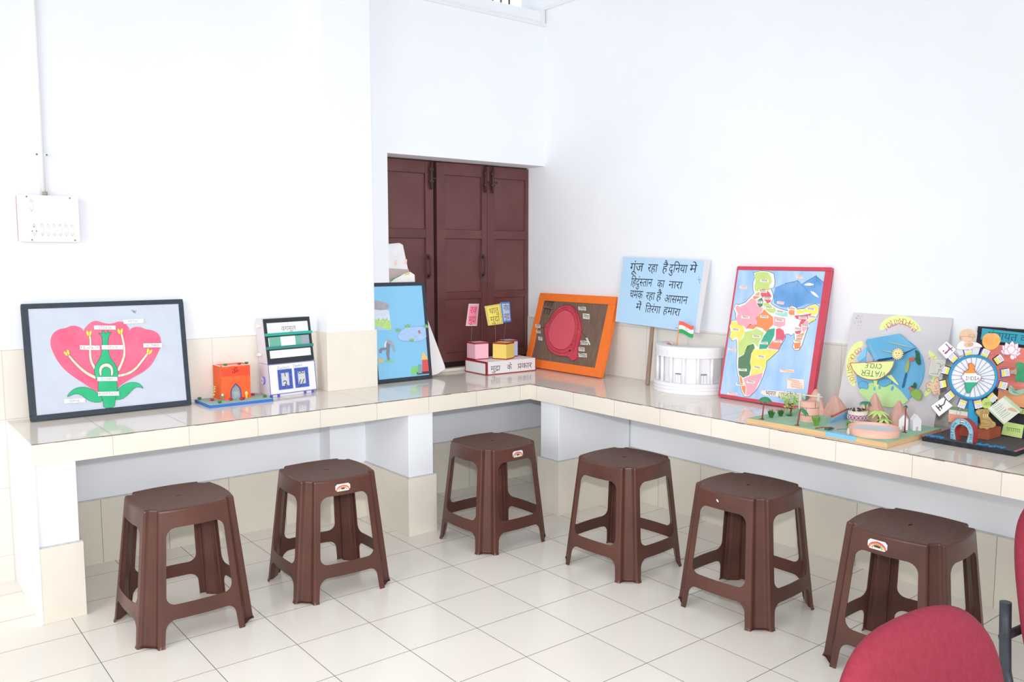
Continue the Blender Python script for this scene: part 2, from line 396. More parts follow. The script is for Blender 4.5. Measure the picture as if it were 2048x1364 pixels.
gm = bpy.data.materials.new('outdoor_glow'); gm.use_nodes = True; gb = gm.node_tree.nodes['Principled BSDF']  # self-lit sheet added behind the bars to stand for bright daylight outside
gb.inputs['Base Color'].default_value = (.9, .92, .94, 1); gb.inputs['Emission Color'].default_value = (1, 1, .97, 1); gb.inputs['Emission Strength'].default_value = 0.9
b = MB(Matrix.Translation(-w2.location)); b.box((1.652, YW+.205, 2.962), (2.896, YW+.212, 3.30), gm); b.build('outdoor_glow_sheet', w2)

# shuttered window: three panelled wooden leaves in the recess
BROWN = mat('brown_shutter_paint', (110, 66, 65), 0.38, 0.45, col2=(94, 52, 52), vscale=5, bump=0.35, bscale=25)
BROWND = mat('brown_shutter_panel', (114, 70, 69), 0.38, 0.45, col2=(96, 54, 54), vscale=3, bump=0.3, bscale=18)
DKIRON = mat('painted_brown_iron', (74, 44, 44), 0.5, 0.4)
w1 = bpy.data.objects.new('window_1', None); COL.objects.link(w1); struct(w1); w1.location = (2.38, 1.2226, H)
TW = Matrix.Translation(-w1.location)
b = MB(TW); b.box((1.806, 1.232, H+.001), (XW-.001, 1.262, 1.994), mat('painted_gap_shade', (46, 28, 28), .8)); b.build('gap_shade_sheet', w1)  # dark sheet, its colour stands in for the shade between the leaves
def leaf(x0, x1, p0, p1, hx, bx, front):
    y0 = 1.2226-front; zb, zt = H+.055, 1.987
    b = MB(TW)
    zs = [(zb, .82), (1.155, 1.20), (1.53, 1.585), (1.915, zt)]
    b.box((x0, y0, zb), (p0, 1.231, zt), BROWN); b.box((p1, y0, zb), (x1, 1.231, zt), BROWN)
    for a, c in zs: b.box((p0, y0, a), (p1, 1.231, c), BROWN)
    o = b.build('shutter_leaf', w1, bevel=.003)
    for a, c in ((.82, 1.155), (1.20, 1.53), (1.585, 1.915)):
        b = MB(TW); b.box((p0+.001, y0+.011, a+.001), (p1-.001, 1.2315, c-.001), BROWND); b.build('panel', o)
    if hx:
        b = MB(TW); b.tube([(hx, y0, 1.30), (hx, y0-.018, 1.305), (hx, y0-.024, 1.33), (hx, y0-.024, 1.39), (hx, y0-.018, 1.415), (hx, y0, 1.42)], .006, DKIRON, 8)
        b.cbox((hx, y0-.002, 1.30), (.02, .004, .03), DKIRON); b.cbox((hx, y0-.002, 1.42), (.02, .004, .03), DKIRON); b.build('handle', o)
    if bx:
        b = MB(TW); b.cbox((bx, y0-.003, 1.90), (.030, .006, .12), DKIRON); b.tube([(bx, y0-.012, 1.985), (bx, y0-.012, 1.82)], .007, DKIRON, 8)
        for z in (1.94, 1.87): b.cbox((bx, y0-.010, z), (.028, .016, .014), DKIRON)
        b.tube([(bx, y0-.012, 1.89), (bx+.03, y0-.02, 1.885)], .005, DKIRON, 8); b.build('bolt', o)
leaf(1.806, 2.207, 1.85, 2.150, 2.165, 2.185, .012)
leaf(2.232, 2.612, 2.290, 2.570, 2.574, 2.592, .012)
leaf(2.616, 2.955, 2.672, 2.93, None, 2.652, .008)

# ------------------------------------------------------------------ tiled counter around the corner
ct = thing('tiled_counter', 'long L-shaped cream tiled counter on white piers running round the room corner', 'counter', Matrix.Translation((2.35, .467, 0)))
TC = Matrix.Translation((-2.35, -.467, 0))
b = MB(TC)
def slab(x0, y0, x1, y1, top, fx, fy):
    b.add([(x0, y0, H), (x1, y0, H), (x1, y1, H), (x0, y1, H)], [(0, 1, 2, 3)], top)
    b.add([(x0, y0, HB), (x1, y0, HB), (x1, y1, HB), (x0, y1, HB)], [(3, 2, 1, 0)], PLASTER)
    b.add([(x0, y0, HB), (x1, y0, HB), (x1, y0, H), (x0, y0, H)], [(0, 1, 2, 3)], fy)
    b.add([(x0, y0, HB), (x0, y1, HB), (x0, y1, H), (x0, y0, H)], [(3, 2, 1, 0)], fx)
slab(-.106, .4672, 2.3505, YW-.0085, TOPT_L, PLASTER, EDGE_L)
slab(2.3505, -5.0, XW-.0085, YW-.0085, TOPT_R, EDGE_R, EDGE_R)
b.build('counter_top', ct)
b = MB(TC); rr_ = random.Random(4)
def edge(p0, p1, n, ax):
    for i in range(n):
        a = p0+(p1-p0)*i/n; c = p0+(p1-p0)*(i+1)/n; w = .0015+.0022*rr_.random()
        if ax == 'x': b.box((a, .4672-.0008, H-w), (c, .4672+.002, H+.0004), GROUTM)
        else: b.box((2.3505-.0008, min(a, c), H-w), (2.3505+.002, max(a, c), H+.0004), GROUTM)
edge(-.106, 2.3505, 60, 'x'); edge(.4672, -5.0, 130, 'y'); b.build('edge_joint', ct)
b = MB(TC); b.box((1.804, YW-.009, H-.002), (XW-.01, 1.165, H), TOPT_R); b.build('recess_shelf', ct)
def pier(x0, y0, x1, y1, ins, sides):
    b = MB(TC); b.box((x0+(ins if 'l' in sides else 0), y0+ins, .3), (x1-(ins if 'r' in sides else 0), y1-(ins if 'b' in sides else 0), HB-.0005), PLASTER); p = b.build('support_pier', ct, bevel=.003)
    b = MB(TC); b.box((x0, y0, .0005), (x1, y1, .301), PIERT)
    b.box((x0+.002, y0+.002, .301), (x1-.002, y1, .306), MORTAR); b.build('pier_tiling', p)
pier(-.104, .468, .0548, YW-.009, .010, 'r')
b = MB(TC); b.box((-.106, .4665, .0005), (-.0995, YW-.009, HB-.0005), PLASTER); b.build('end_panel', ct)
pier(1.5548, .470, 1.7246, YW-.012, .012, 'lr')
pier(2.3802, .2587, XW-.011, .4354, .012, 'lb')
# conduit strip along the beam and the corner
TRK = mat('white_conduit', (238, 239, 240), .5)
b = MB(); b.box((1.65, YW-.014, 2.862), (XW, YW, 2.884), TRK); b.box((XW-.03, YW-.014, 2.884), (XW-.008, YW, 2.962), TRK)
b.box((XW-.014, -1.2, 2.962), (XW, YW, 2.984), TRK)
tag(b.build('cable_trunking', bevel=.002), 'thin white cable trunking running along the beam below the high barred window', 'cable trunking')
# ------------------------------------------------------------------ switchboard
SWW = mat('switchboard_white', (250, 250, 252), .35); SWP = mat('switchboard_side', (196, 164, 168), .5)
sb = thing('switchboard', 'white wall switchboard with a row of sockets under a vertical conduit', 'switchboard', Matrix.Translation((.094, YW, 1.485)))
b = MB(); b.box((-.117, -.036, .004), (.117, -.0005, .197), SWP); b.build('back_box', sb)
b = MB(); b.box((-.119, -.041, 0), (.119, -.036, .2), SWW); fp = b.build('front_plate', sb, bevel=.002)
GRYP = mat('socket_outline', (226, 218, 222), .5); DOT = mat('screw_dark', (120, 112, 116), .4, metal=.4)
def sw(x, z, kind):
    b = MB(); b.box((x-.0085, -.0425, z-.022), (x+.0085, -.0411, z+.022), GRYP); b.box((x-.0065, -.0435, z-.012), (x+.0065, -.0424, z+.012), SWW)
    for dz in (-.024, .024): b.ball((x, -.0425, z+dz), .0016, DOT, 6, 4)
    if kind == 's':
        for q in ((0, .012), (-.008, -.006), (.008, -.006)): b.ball((x+q[0], -.0437, z+q[1]), .0026, DOT, 8, 4)
    b.build('socket' if kind == 's' else 'switch', sb)
sw(-.066, .155, 'w'); sw(-.060, .052, 's')
for k in range(6): sw(-.030+.0235*k, .052, 'w')
for x, z in ((-.082, .192), (.085, .192), (-.07, .008), (.098, .008)):
    b = MB(); b.ball((x, -.042, z), .0035, DOT, 8, 4); b.build('screw', sb)
cp = thing('conduit_pipe', 'thin white vertical conduit pipe running up the wall from the switchboard', 'conduit', Matrix.Translation((.082, YW, 1.69)))
b = MB(); b.tube([(0, -.012, -.005), (0, -.012, 1.6)], .010, mat('conduit_white', (243, 244, 247), .4), 12); b.build('pipe', cp)
b = MB(); b.cbox((0, -.013, .17), (.044, .006, .012), TRK)
for x in (-.018, .020): b.ball((x, -.017, .17), .004, DOT, 8, 4)
b.build('clamp', cp)
b = MB(); b.tube([(0.004, -.014, -.005), (0.004, -.014, .012)], .012, mat('brass_coupling', (170, 165, 150), .4), 10); b.build('coupling', cp)

# ------------------------------------------------------------------ plastic stools
BR1 = mat('brown_moulded_plastic', (98, 62, 52), 0.30, 0.42, col2=(84, 53, 45), vscale=6, bump=0.12, bscale=90)
BR2 = mat('brown_plastic_seat', (98, 65, 57), 0.5, 0.35, col2=(82, 54, 47), vscale=14, bump=0.25, bscale=120, streak=(1, 5, 1))
HS = 0.502
def wz(z): return .2165+(.1655-.2165)*(z/HS)
def kz(z): return .062+(.045-.062)*(z/HS)
def bz(z): return .010+.004*(z/HS)
def side_pt(k, a, z, flare=0.0):
    n = Vector((cos(k*pi/2), sin(k*pi/2), 0)); t = Vector((-n.y, n.x, 0)); w = wz(z)+flare; e = wz(z)-kz(z)
    s = max(-1, min(1, a/e)); return n*(w+bz(z)*(1-s*s))+t*a+Vector((0, 0, z))
def corner_pts(k, z, n=9, flare=0.0):
    e = wz(z)-kz(z); A = side_pt(k, e, z, flare); B = side_pt(k+1, -e, z, flare)
    dg = (Vector((cos(k*pi/2), sin(k*pi/2), 0))+Vector((-sin(k*pi/2), cos(k*pi/2), 0))).normalized(); out = []
    for i in range(n):
        t = i/(n-1); q = A.lerp(B, t); g = -.0120*min(1, max(0, (min(t, 1-t)-.12)/.13))**1.3
        g += .0045*math.exp(-((min(t, 1-t)-.06)/.06)**2)
        out.append(q+dg*g)
    return out
ZA, ZT, ZB, RF, F0 = .432, .152, .098, .034, .020
def flange(z):
    f = F0
    def fil(d): return RF-sqrt(max(0, RF*RF-(RF-d)**2)) if d < RF else 0
    if z >= ZA or ZB <= z <= ZT: return f+RF
    if z > ZT: return f+fil(ZA-z)+fil(z-ZT)
    return f*.8+fil(ZB-z)*1.0+f*.2*(z/ZB)
ZAP = [ZA, ZA+.02, ZA+.04, HS-.012]
def zlist():
    z = [0, .004, .010, .018, .04, ZB-RF]
    z += [ZB-RF+RF*sin(i*pi/12) for i in range(1, 7)]; z += [.116, .134, ZT]
    z += [ZT+RF*(1-cos(i*pi/12)) for i in range(1, 7)]; z += [.22, .26, .30, .34, ZA-RF]
    z += [ZA-RF+RF*sin(i*pi/12) for i in range(1, 6)]
    return z+ZAP
def build_stool():
    root = thing('plastic_stool', 'x', 'stool', group='brown plastic stools along the counter')
    N = 13
    # seat with apron
    b = MB(); rows = []
    def ring(z, inset=0.0, zz=None):
        out = []
        for k in range(4):
            e = wz(z)-kz(z)
            out += [side_pt(k, -e+2*e*i/18, z) for i in range(19)][:-1]
            out += corner_pts(k, z, N)[:-1]
        if inset:
            L = len(out); q = []
            for i in range(L):
                d = out[(i+1) % L]-out[i-1]; nrm = Vector((d.y, -d.x, 0)).normalized(); q.append(out[i]-nrm*inset)
            out = q
        if zz is not None: out = [Vector((p.x, p.y, zz)) for p in out]
        return out
    rows.append(ring(HS-.012))
    def shrink(r, d, zz): return [Vector((p.x*(1-d/p.length), p.y*(1-d/p.length), zz)) for p in [Vector((q.x, q.y, 0)) for q in r]]
    base = rows[0]
    for a in (22, 45, 68, 90): rows.append(shrink(base, .008*(1-cos(radians(a))), HS-.012+.010*sin(radians(a))))
    for k in range(4):
        pr = []
        for z in ZAP:
            e = wz(z)-kz(z)-F0-RF; st_ = 2*e/14; pr.append([side_pt(k, -e+st_*i, z) for i in range(-1, 16)])
        b.shell(pr, BR1, .0032)
    b.shell([ring(HS-.0125)]+rows, BR1, .0030, True)
    top = rows[-1]; zt = HS-.002
    rows2 = [top]+[[Vector((p.x*f, p.y*f, zt)) for p in top] for f in (.6, .3)]
    hole = [Vector((.014*cos(math.atan2(p.y, p.x)), .006*sin(math.atan2(p.y, p.x)), zt)) for p in top]
    rows2.append(hole); b.grid(rows2, BR2, True, False); b.grid([[p-Vector((0, 0, .0032)) for p in r] for r in rows2[::-1]], BR1, True, False)
    b.grid([hole, [p-Vector((0, 0, .0032)) for p in hole]], BR1, True)
    b.build('seat', root)
    zs = zlist()
    for k in range(4):
        b = MB(); rows = []
        for z in zs:
            fl = flange(z); e = wz(z)-kz(z); fr = .004*max(0, 1-z/.012) if z < .012 else 0
            rows.append([side_pt(k, e-fl+fl*i/3, z, fr) for i in range(-1, 3)]+corner_pts(k, z, N, fr)+[side_pt(k+1, -e+fl*i/3, z, fr) for i in range(1, 5)])
        b.shell(rows, BR1, .0032)
        # half-moon foot plate closing the groove at the floor
        c = corner_pts(k, .004, N); b.add([p+Vector((0, 0, .004)) for p in c], [tuple(range(N))], BR1)
        b.build('leg', root)
    for k in range(4):
        b = MB(); rows = []
        for z in (ZB, (ZB+ZT)/2, ZT):
            e = wz(z)-kz(z)-F0-RF; rows.append([side_pt(k, -e+2*e*i/14, z) for i in range(-1, 16)])
        b.shell(rows, BR1, .0032); b.build('stretcher', root)
    return root
def copy_tree(o, parent=None):
    c = o.copy(); COL.objects.link(c)
    if parent: c.parent = parent; c.matrix_parent_inverse = Matrix.Identity(4)
    for ch in list(o.children): copy_tree(ch, c)
    return c
stool = build_stool()
STOOLS = [(.344, .1843, -134.3, 'brown plastic stool at the left end of the counter, beside the end pier', 0),
 (.973, .1956, -137.5, 'brown plastic stool with a rainbow sticker, between the end pier and the middle pier', 0),
 (1.8906, .2085, -133.7, 'brown plastic stool with a sticker, standing in the corner between the two piers', 0),
 (2.155, -.4494, -130.7, 'brown plastic stool without sticker, just right of the corner pier', 0),
 (2.2036, -1.0993, -131.6, 'brown plastic stool with a small white paint chip on its apron', 0),
 (2.2092, -1.7621, -132.1, 'brown plastic stool with a rainbow sticker, partly behind the red chair', 0)]
SL = []
for i, (x, y, a, lab, _) in enumerate(STOOLS):
    o = stool if i == 0 else copy_tree(stool)
    o.location = (x, y, 0); o.rotation_euler = (0, 0, radians(a-45)); o['label'] = lab; SL.append(o)
STB = mat('sticker_white', (226, 232, 245), .4); STR = mat('sticker_red', (226, 84, 70), .4); STY = mat('sticker_yellow', (246, 226, 120), .4); STU = mat('sticker_blue', (140, 150, 205), .4); STO = mat('sticker_orange', (245, 160, 84), .4)
def sticker(root, k, a0, z0, w, h):
    nrm = Vector((cos(k*pi/2), sin(k*pi/2), 0))
    fn = lambda p: side_pt(k, a0+p.x, z0+p.y)+nrm*(.0006+p.z)
    b = MB(fn=fn); c = .25*h
    b.poly([(-w/2, -h/2+c), (-w/2, h/2-c), (-w/2+c, h/2), (w/2-c, h/2), (w/2, h/2-c), (w/2, -h/2+c), (w/2-c, -h/2), (-w/2+c, -h/2)], 0, .0003, STB)
    for r, m in ((1.0, STR), (.86, STO), (.72, STY), (.58, STU)):
        b.ribbon([(w*.44*r*cos(t*pi/12), -h*.36+h*.62*r*sin(t*pi/12)) for t in range(0, 13)], h*.1, .0005, m)
    rs = random.Random(3)
    for i in range(7):
        x = (-.28+.56*i/6)*w; y = h*(.16-.9*(x/w)**2)
        b.ribbon([(x-w*.03, y-h*.12), (x, y+h*.13), (x+w*.03, y-h*.12)], h*.06, .0008, STR)
    b.ribbon([(-w*.15, -h*.32), (w*.2, -h*.32)], h*.1, .0008, STY)
    b.build('sticker', root)
sticker(SL[1], 1, -.008, .463, .066, .030); sticker(SL[2], 1, .012, .463, .066, .030); sticker(SL[5], 0, -.028, .462, .068, .032)
nrm0 = Vector((1, 0, 0)); b = MB(fn=lambda p: side_pt(0, -.022+p.x, .464+p.y)+nrm0*(.0008+p.z))
b.poly([(-.006, .004), (-.002, .006), (.004, .001), (.007, -.003), (.004, -.005), (-.003, -.001)], 0, .0006, mat('paint_chip', (240, 240, 240), .6)); b.build('paint_chip', SL[4])

# ------------------------------------------------------------------ leaning boards
def board(name, label, cat, x, y, yaw, lean, w, h, th, z=H, raise_=True):
    wv = Vector((cos(yaw), sin(yaw), 0)); bk = Vector((-sin(yaw), cos(yaw), 0)); up = Vector((0, 0, cos(lean)))+bk*sin(lean)
    M = frame((x, y, z+(th*sin(lean)+.0006 if raise_ else 0)), wv, up)
    return thing(name, label, cat, M)
def frame_part(t, w, h, th, fw, m, proud=.003, name='frame'):
    b = MB(); l, r, tp, bt = fw
    b.box((0, 0, -th), (w, bt, proud), m); b.box((0, h-tp, -th), (w, h, proud), m)
    b.box((0, bt, -th), (l, h-tp, proud), m); b.box((w-r, bt, -th), (w, h-tp, proud), m)
    return b.build(name, t, bevel=.0015)
BLK = mat('charcoal_tape', (52, 62, 74), 0.5, 0.35, var=.12, vscale=30, bump=.3, bscale=80)
PAPERW = mat('white_paper', (250, 249, 252), .7, .2); PEN = mat('grey_pen', (120, 112, 128), .7, .1); INK = mat('black_marker', (48, 50, 60), .6, .2)
PENCIL = mat('dark_outline', (60, 84, 84), .7, .1)
LW = lambda pts, f: [f(p) for p in pts]

# --- flower parts board
FW, FH = .679, .508
fb = board('flower_board', 'grey board with black border showing a labelled pink flower diagram, leaning on the left wall', 'display board', -.029, .9591, 0.0, .1483, FW, FH, .020)
frame_part(fb, FW, FH, .020, (.024, .021, .021, .024), BLK)
b = MB(); b.box((.02, .02, -.018), (FW-.02, FH-.02, 0), mat('grey_card', (204, 212, 226), .7, .2, var=.03, vscale=12)); pnl = b.build('panel', fb)
F = quadmap([(58, 108), (1733, 47), (1868, 1132), (172, 1320)], [(0, FH), (FW, FH), (FW, 0), (0, 0)])
PINK = mat('pink_felt', (250, 122, 152), .75, .2, col2=(244, 104, 136), vscale=9); PINKE = mat('pale_pink_edge', (252, 210, 220), .7)
GRN = mat('green_paint', (66, 196, 142), .65, .25, col2=(46, 178, 122), vscale=10); CRM = mat('cream_paper', (252, 226, 204), .7); YEL = mat('yellow_paper', (248, 224, 110), .7)
def petal(pts, z):
    b = MB(); p = LW(smoothpts(pts, 2), F); b.poly(p, z, z+.0018, PINK, PINKE)
    b.ribbon(p+[p[0]], .0009, z+.0020, mat('pink_outline', (226, 96, 128), .7)); b.build('petal', fb)
petal([(712, 378), (690, 350), (640, 328), (590, 324), (545, 340), (515, 353), (470, 358), (420, 380), (384, 420), (366, 475), (372, 540), (392, 590), (440, 682), (520, 778), (620, 852), (720, 915), (800, 965), (870, 1010), (930, 1000), (900, 800), (800, 600), (740, 480)], .0002)
petal([(1190, 360), (1240, 333), (1300, 333), (1345, 355), (1400, 362), (1452, 376), (1492, 402), (1514, 442), (1524, 492), (1516, 545), (1482, 622), (1430, 722), (1350, 792), (1240, 852), (1150, 905), (1092, 950), (1075, 975), (1000, 980), (1020, 800), (1120, 600), (1170, 460)], .0004)
petal([(705, 378), (740, 328), (790, 285), (842, 271), (900, 292), (960, 306), (1022, 298), (1080, 277), (1132, 290), (1166, 325), (1192, 362), (1160, 560), (1080, 800), (1040, 960), (920, 980), (860, 800), (760, 600)], .0008)
def outlined(parent, name, pts, z, th, m, f, it=1, lw=.0013, om=None, side=None):
    b = MB(); p = LW(smoothpts(pts, it) if it else pts, f); b.poly(p, z, z+th, m, side); b.ribbon(p+[p[0]], lw, z+th+.0002, om or PENCIL)
    return b.build(name, parent)
outlined(fb, 'sepal', [(545, 1065), (570, 1020), (620, 975), (680, 955), (760, 958), (830, 988), (880, 1030), (920, 1060), (920, 1108), (860, 1116), (800, 1106), (740, 1070), (690, 1032), (640, 1024), (590, 1040)], .0016, .0016, GRN, F, 2)
outlined(fb, 'sepal', [(1050, 1090), (1060, 1010), (1100, 960), (1150, 925), (1210, 903), (1275, 904), (1320, 925), (1360, 972), (1310, 950), (1262, 956), (1228, 990), (1182, 1042), (1132, 1078)], .0018, .0016, GRN, F, 2)
outlined(fb, 'pistil', [(862, 398), (884, 402), (902, 410), (908, 370), (924, 372), (932, 402), (950, 402), (956, 370), (970, 372), (970, 400), (1000, 382), (1002, 392), (972, 430), (966, 480), (972, 590), (1000, 660), (1050, 720), (1075, 770), (1082, 830), (1062, 890), (1076, 930), (1078, 985), (1064, 1030), (1056, 1100), (1050, 1165), (935, 1178), (930, 1100), (905, 1040), (880, 1000), (870, 950), (880, 900), (845, 860), (827, 790), (840, 730), (880, 670), (904, 600), (908, 500), (904, 430), (880, 412)], .0030, .0014, GRN, F, 1)
outlined(fb, 'ovule', [(890, 842), (874, 780), (890, 735), (930, 710), (980, 708), (1018, 740), (1032, 790), (1024, 837), (1000, 836), (1004, 790), (990, 758), (955, 742), (922, 752), (906, 780), (906, 842)], .0046, .0010, CRM, F, 1)
def filament(pts, w0, w1):
    c = [F(p) for p in smoothpts(pts, 2, False)]; k = FW/1690
    n = len(c); L = []; R = []
    for i in range(n):
        d = Vector(c[min(i+1, n-1)])-Vector(c[max(i-1, 0)]); d.normalize(); q = Vector((-d.y, d.x))*(w0+(w1-w0)*i/(n-1))*k/2
        L.append(tuple(Vector(c[i])+q)); R.append(tuple(Vector(c[i])-q))
    b = MB(); p = L+R[::-1]; b.poly(p, .0026, .0036, CRM); b.ribbon(p+[p[0]], .001, .0038, PENCIL); b.build('filament', fb)
filament([(560, 630), (620, 700), (700, 775), (780, 830), (850, 858)], 22, 36); filament([(776, 428), (786, 500), (780, 600), (792, 690), (838, 765)], 20, 30)
filament([(1105, 400), (1132, 500), (1146, 600), (1124, 690), (1080, 785)], 22, 30); filament([(1385, 605), (1330, 680), (1260, 770), (1180, 818), (1080, 838)], 24, 30)
for cx, cy, a in ((540, 605, -.5), (766, 402, 0), (1092, 380, -.1), (1400, 585, .35)):
    b = MB()
    for s in (-1, 1):
        p = [F((cx+s*13*cos(a)+x*cos(a+s*.3)-y*sin(a+s*.3), cy+s*13*sin(a)+x*sin(a+s*.3)+y*cos(a+s*.3))) for x, y in ell(0, 0, 14, 30, 16)]
        b.poly(p, .0036, .0046, YEL); b.ribbon(p+[p[0]], .0008, .0048, mat('mustard_line', (170, 150, 70), .7))
    b.build('anther', fb)
def label_strip(parent, text, q, f, z, h, tilt=0, pm=None, tm=None):
    b = MB(); p = [f(c) for c in q]; b.poly(p, z, z+.0008, pm or PAPERW)
    c = (sum(a[0] for a in p)/4, sum(a[1] for a in p)/4); d = Vector(p[1])-Vector(p[0])
    if text: stroke_text(b, text, c[0], c[1], h, tm or PEN, z+.001, h*.13, math.atan2(d.y, d.x), sx=1.15)
    return b.build('label_strip', parent)
for t, x0, y0, x1, y1, hh in (('STIGMA', 815, 322, 1040, 322, 40), ('FILAMENT', 672, 525, 880, 528, 44), ('STYLE', 900, 523, 1122, 521, 44), ('PETAL', 1122, 263, 1328, 250, 40), ('ANTHER', 1335, 502, 1530, 498, 42), ('OVARY', 860, 851, 1072, 848, 42), ('RECEPTACLE', 870, 1005, 1094, 1000, 42), ('SEPAL', 518, 1084, 736, 1072, 42)):
    label_strip(fb, t, [(x0, y0), (x1, y1), (x1+4, y1+hh), (x0+4, y0+hh)], F, .0058, .0105)
b = MB()
for s in ([(1200, 165), (1222, 162), (1232, 190)], [(1232, 165), (1240, 188), (1256, 165)], [(1225, 180), (1254, 195)], [(1215, 172), (1250, 178)]): b.ribbon(LW(s, F), .0025, .0004, mat('grey_smudge', (140, 148, 160), .7))
b.build('pencil_mark', fb)

# --- blue water-source board behind the pillar
BW, BH = .372, .565
wb = board('water_source_board', 'sky blue board with black border and paper cut-outs, propped beside the pillar below the shutters', 'display board', 2.040-BW, .985, 0.0, .135, BW, BH, .012)
frame_part(wb, BW, BH, .012, (.020, .020, .020, .022), BLK, .002)
SKY = mat('sky_blue_card', (142, 206, 244), .6, .25, var=.02, vscale=6); b = MB(); b.box((.018, .018, -.011), (BW-.018, BH-.018, 0), SKY); b.build('panel', wb)
# crop px of the right part of the board
Gm = quadmap([(135, 402), (437, 402), (588, 1258), (200, 1300)], [(BW-.262, BH), (BW, BH), (BW, 0), (BW-.272, 0)])
GRYC = mat('grey_cloud', (172, 172, 180), .7, var=.12, vscale=40); LGREEN = mat('light_green_paper', (186, 228, 142), .7, var=.08, vscale=40); LBLUE = mat('pale_blue_paper', (176, 208, 246), .7, var=.06, vscale=30); LBLUE2 = mat('pale_lilac_paper', (222, 230, 244), .7)
b = MB(); b.poly(LW([(30, 600), (165, 610), (190, 775), (30, 780)], Gm), .0005, .0016, LBLUE2)
b.poly(LW(smoothpts([(30, 540), (70, 532), (120, 545), (172, 572), (165, 595), (110, 612), (60, 605), (30, 600)], 1), Gm), .0017, .0026, GRYC)
b.poly(LW([(30, 700), (60, 682), (100, 690), (130, 682), (176, 695), (190, 775), (150, 772), (100, 750), (30, 740)], Gm), .0017, .0022, LGREEN)
b.poly(LW([(30, 742), (90, 752), (150, 775), (30, 779)], Gm), .0022, .0026, LBLUE)
for i in range(14): b.ribbon(LW([(45+9*i, 618+(i % 3)*14), (41+9*i, 634+(i % 3)*14)], Gm), .0012, .0020, LBLUE)
for i in range(4): b.ribbon(LW([(45+34*i, 690), (47+34*i, 676)], Gm), .002, .0028, PENCIL)
b.build('rain_cutout', wb)
b = MB(); p = LW(smoothpts([(262, 790), (300, 760), (360, 755), (420, 748), (470, 752), (505, 790), (500, 840), (470, 870), (420, 888), (350, 882), (290, 878), (250, 860), (240, 830)], 2), Gm); b.poly(p, .0005, .0018, LBLUE); b.ribbon(p+[p[0]], .0016, .002, mat('blue_line', (130, 150, 200), .7))
for cx, cy in ((245, 780), (325, 748), (480, 752), (366, 872)): b.poly(LW([(cx-20, cy+12), (cx-24, cy-14), (cx-8, cy-4), (cx, cy-22), (cx+8, cy-6), (cx+22, cy-14), (cx+18, cy+12)], Gm), .002, .0026, mat('leaf_green', (132, 190, 130), .7))
b.poly(LW([(415, 785), (432, 783), (440, 808), (420, 812)], Gm), .002, .0024, mat('dusty_pink', (190, 130, 150), .7))
for i in range(5): b.ribbon(LW([(280+i*35, 815+(i % 2)*22), (315+i*35, 808+(i % 2)*22)], Gm), .0012, .0022, mat('blue_line', (130, 150, 200), .7))
b.build('pond_cutout', wb)
GREYP = mat('grey_paint', (140, 142, 152), .6)
b = MB(); b.poly(LW([(128, 1080), (148, 1060), (215, 1062), (212, 1082)], Gm), .0005, .0014, mat('bright_green', (136, 214, 140), .7))
b.poly(LW([(150, 880), (180, 880), (172, 1010), (178, 1060), (158, 1062), (146, 1000)], Gm), .0014, .0024, GREYP)
b.poly(LW([(80, 960), (95, 940), (150, 935), (150, 958), (108, 962), (102, 990), (84, 990)], Gm), .0016, .0026, GREYP)
b.poly(LW([(145, 868), (165, 862), (205, 890), (230, 985), (212, 975), (190, 910), (160, 900)], Gm), .0026, .0032, mat('light_grey_paint', (176, 178, 186), .6))
b.poly(LW([(130, 905), (148, 866), (156, 868), (142, 900), (138, 960), (130, 958)], Gm), .0012, .0016, PAPERW)
b.poly(LW([(72, 1045), (88, 1050), (114, 1042), (112, 1085), (72, 1086)], Gm), .0016, .0026, mat('tan_paper', (232, 190, 130), .7)); b.ribbon(LW([(92, 990), (96, 1040)], Gm), .004, .0016, LBLUE)
b.build('hand_pump_cutout', wb)
b = MB(); b.poly(LW([(372, 1135), (440, 1118), (470, 1120), (476, 1215), (382, 1220)], Gm), .0005, .0014, mat('bright_green', (136, 214, 140), .7), PAPERW)
b.poly(LW([(474, 1062), (524, 1060), (545, 1182), (486, 1186)], Gm), .0014, .0026, mat('brick_red_paper', (232, 96, 100), .7)); b.poly(LW([(464, 1066), (474, 985), (482, 985), (526, 1058)], Gm), .0014, .0026, mat('orange_yellow_paper', (244, 206, 120), .7), PAPERW)
for i in range(4): b.ribbon(LW([(477+i*3, 1085+i*24), (527+i*4, 1082+i*24)], Gm), .0008, .0028, mat('brick_line', (196, 60, 70), .7))
b.poly(LW([(440, 1112), (470, 1108), (476, 1186), (486, 1200), (440, 1204), (446, 1180)], Gm), .0026, .0032, mat('grey_green', (140, 176, 176), .7)); b.poly(LW([(430, 1192), (548, 1178), (556, 1206), (440, 1216)], Gm), .0026, .003, mat('dark_brown_paper', (96, 62, 66), .7))
b.build('well_house_cutout', wb)

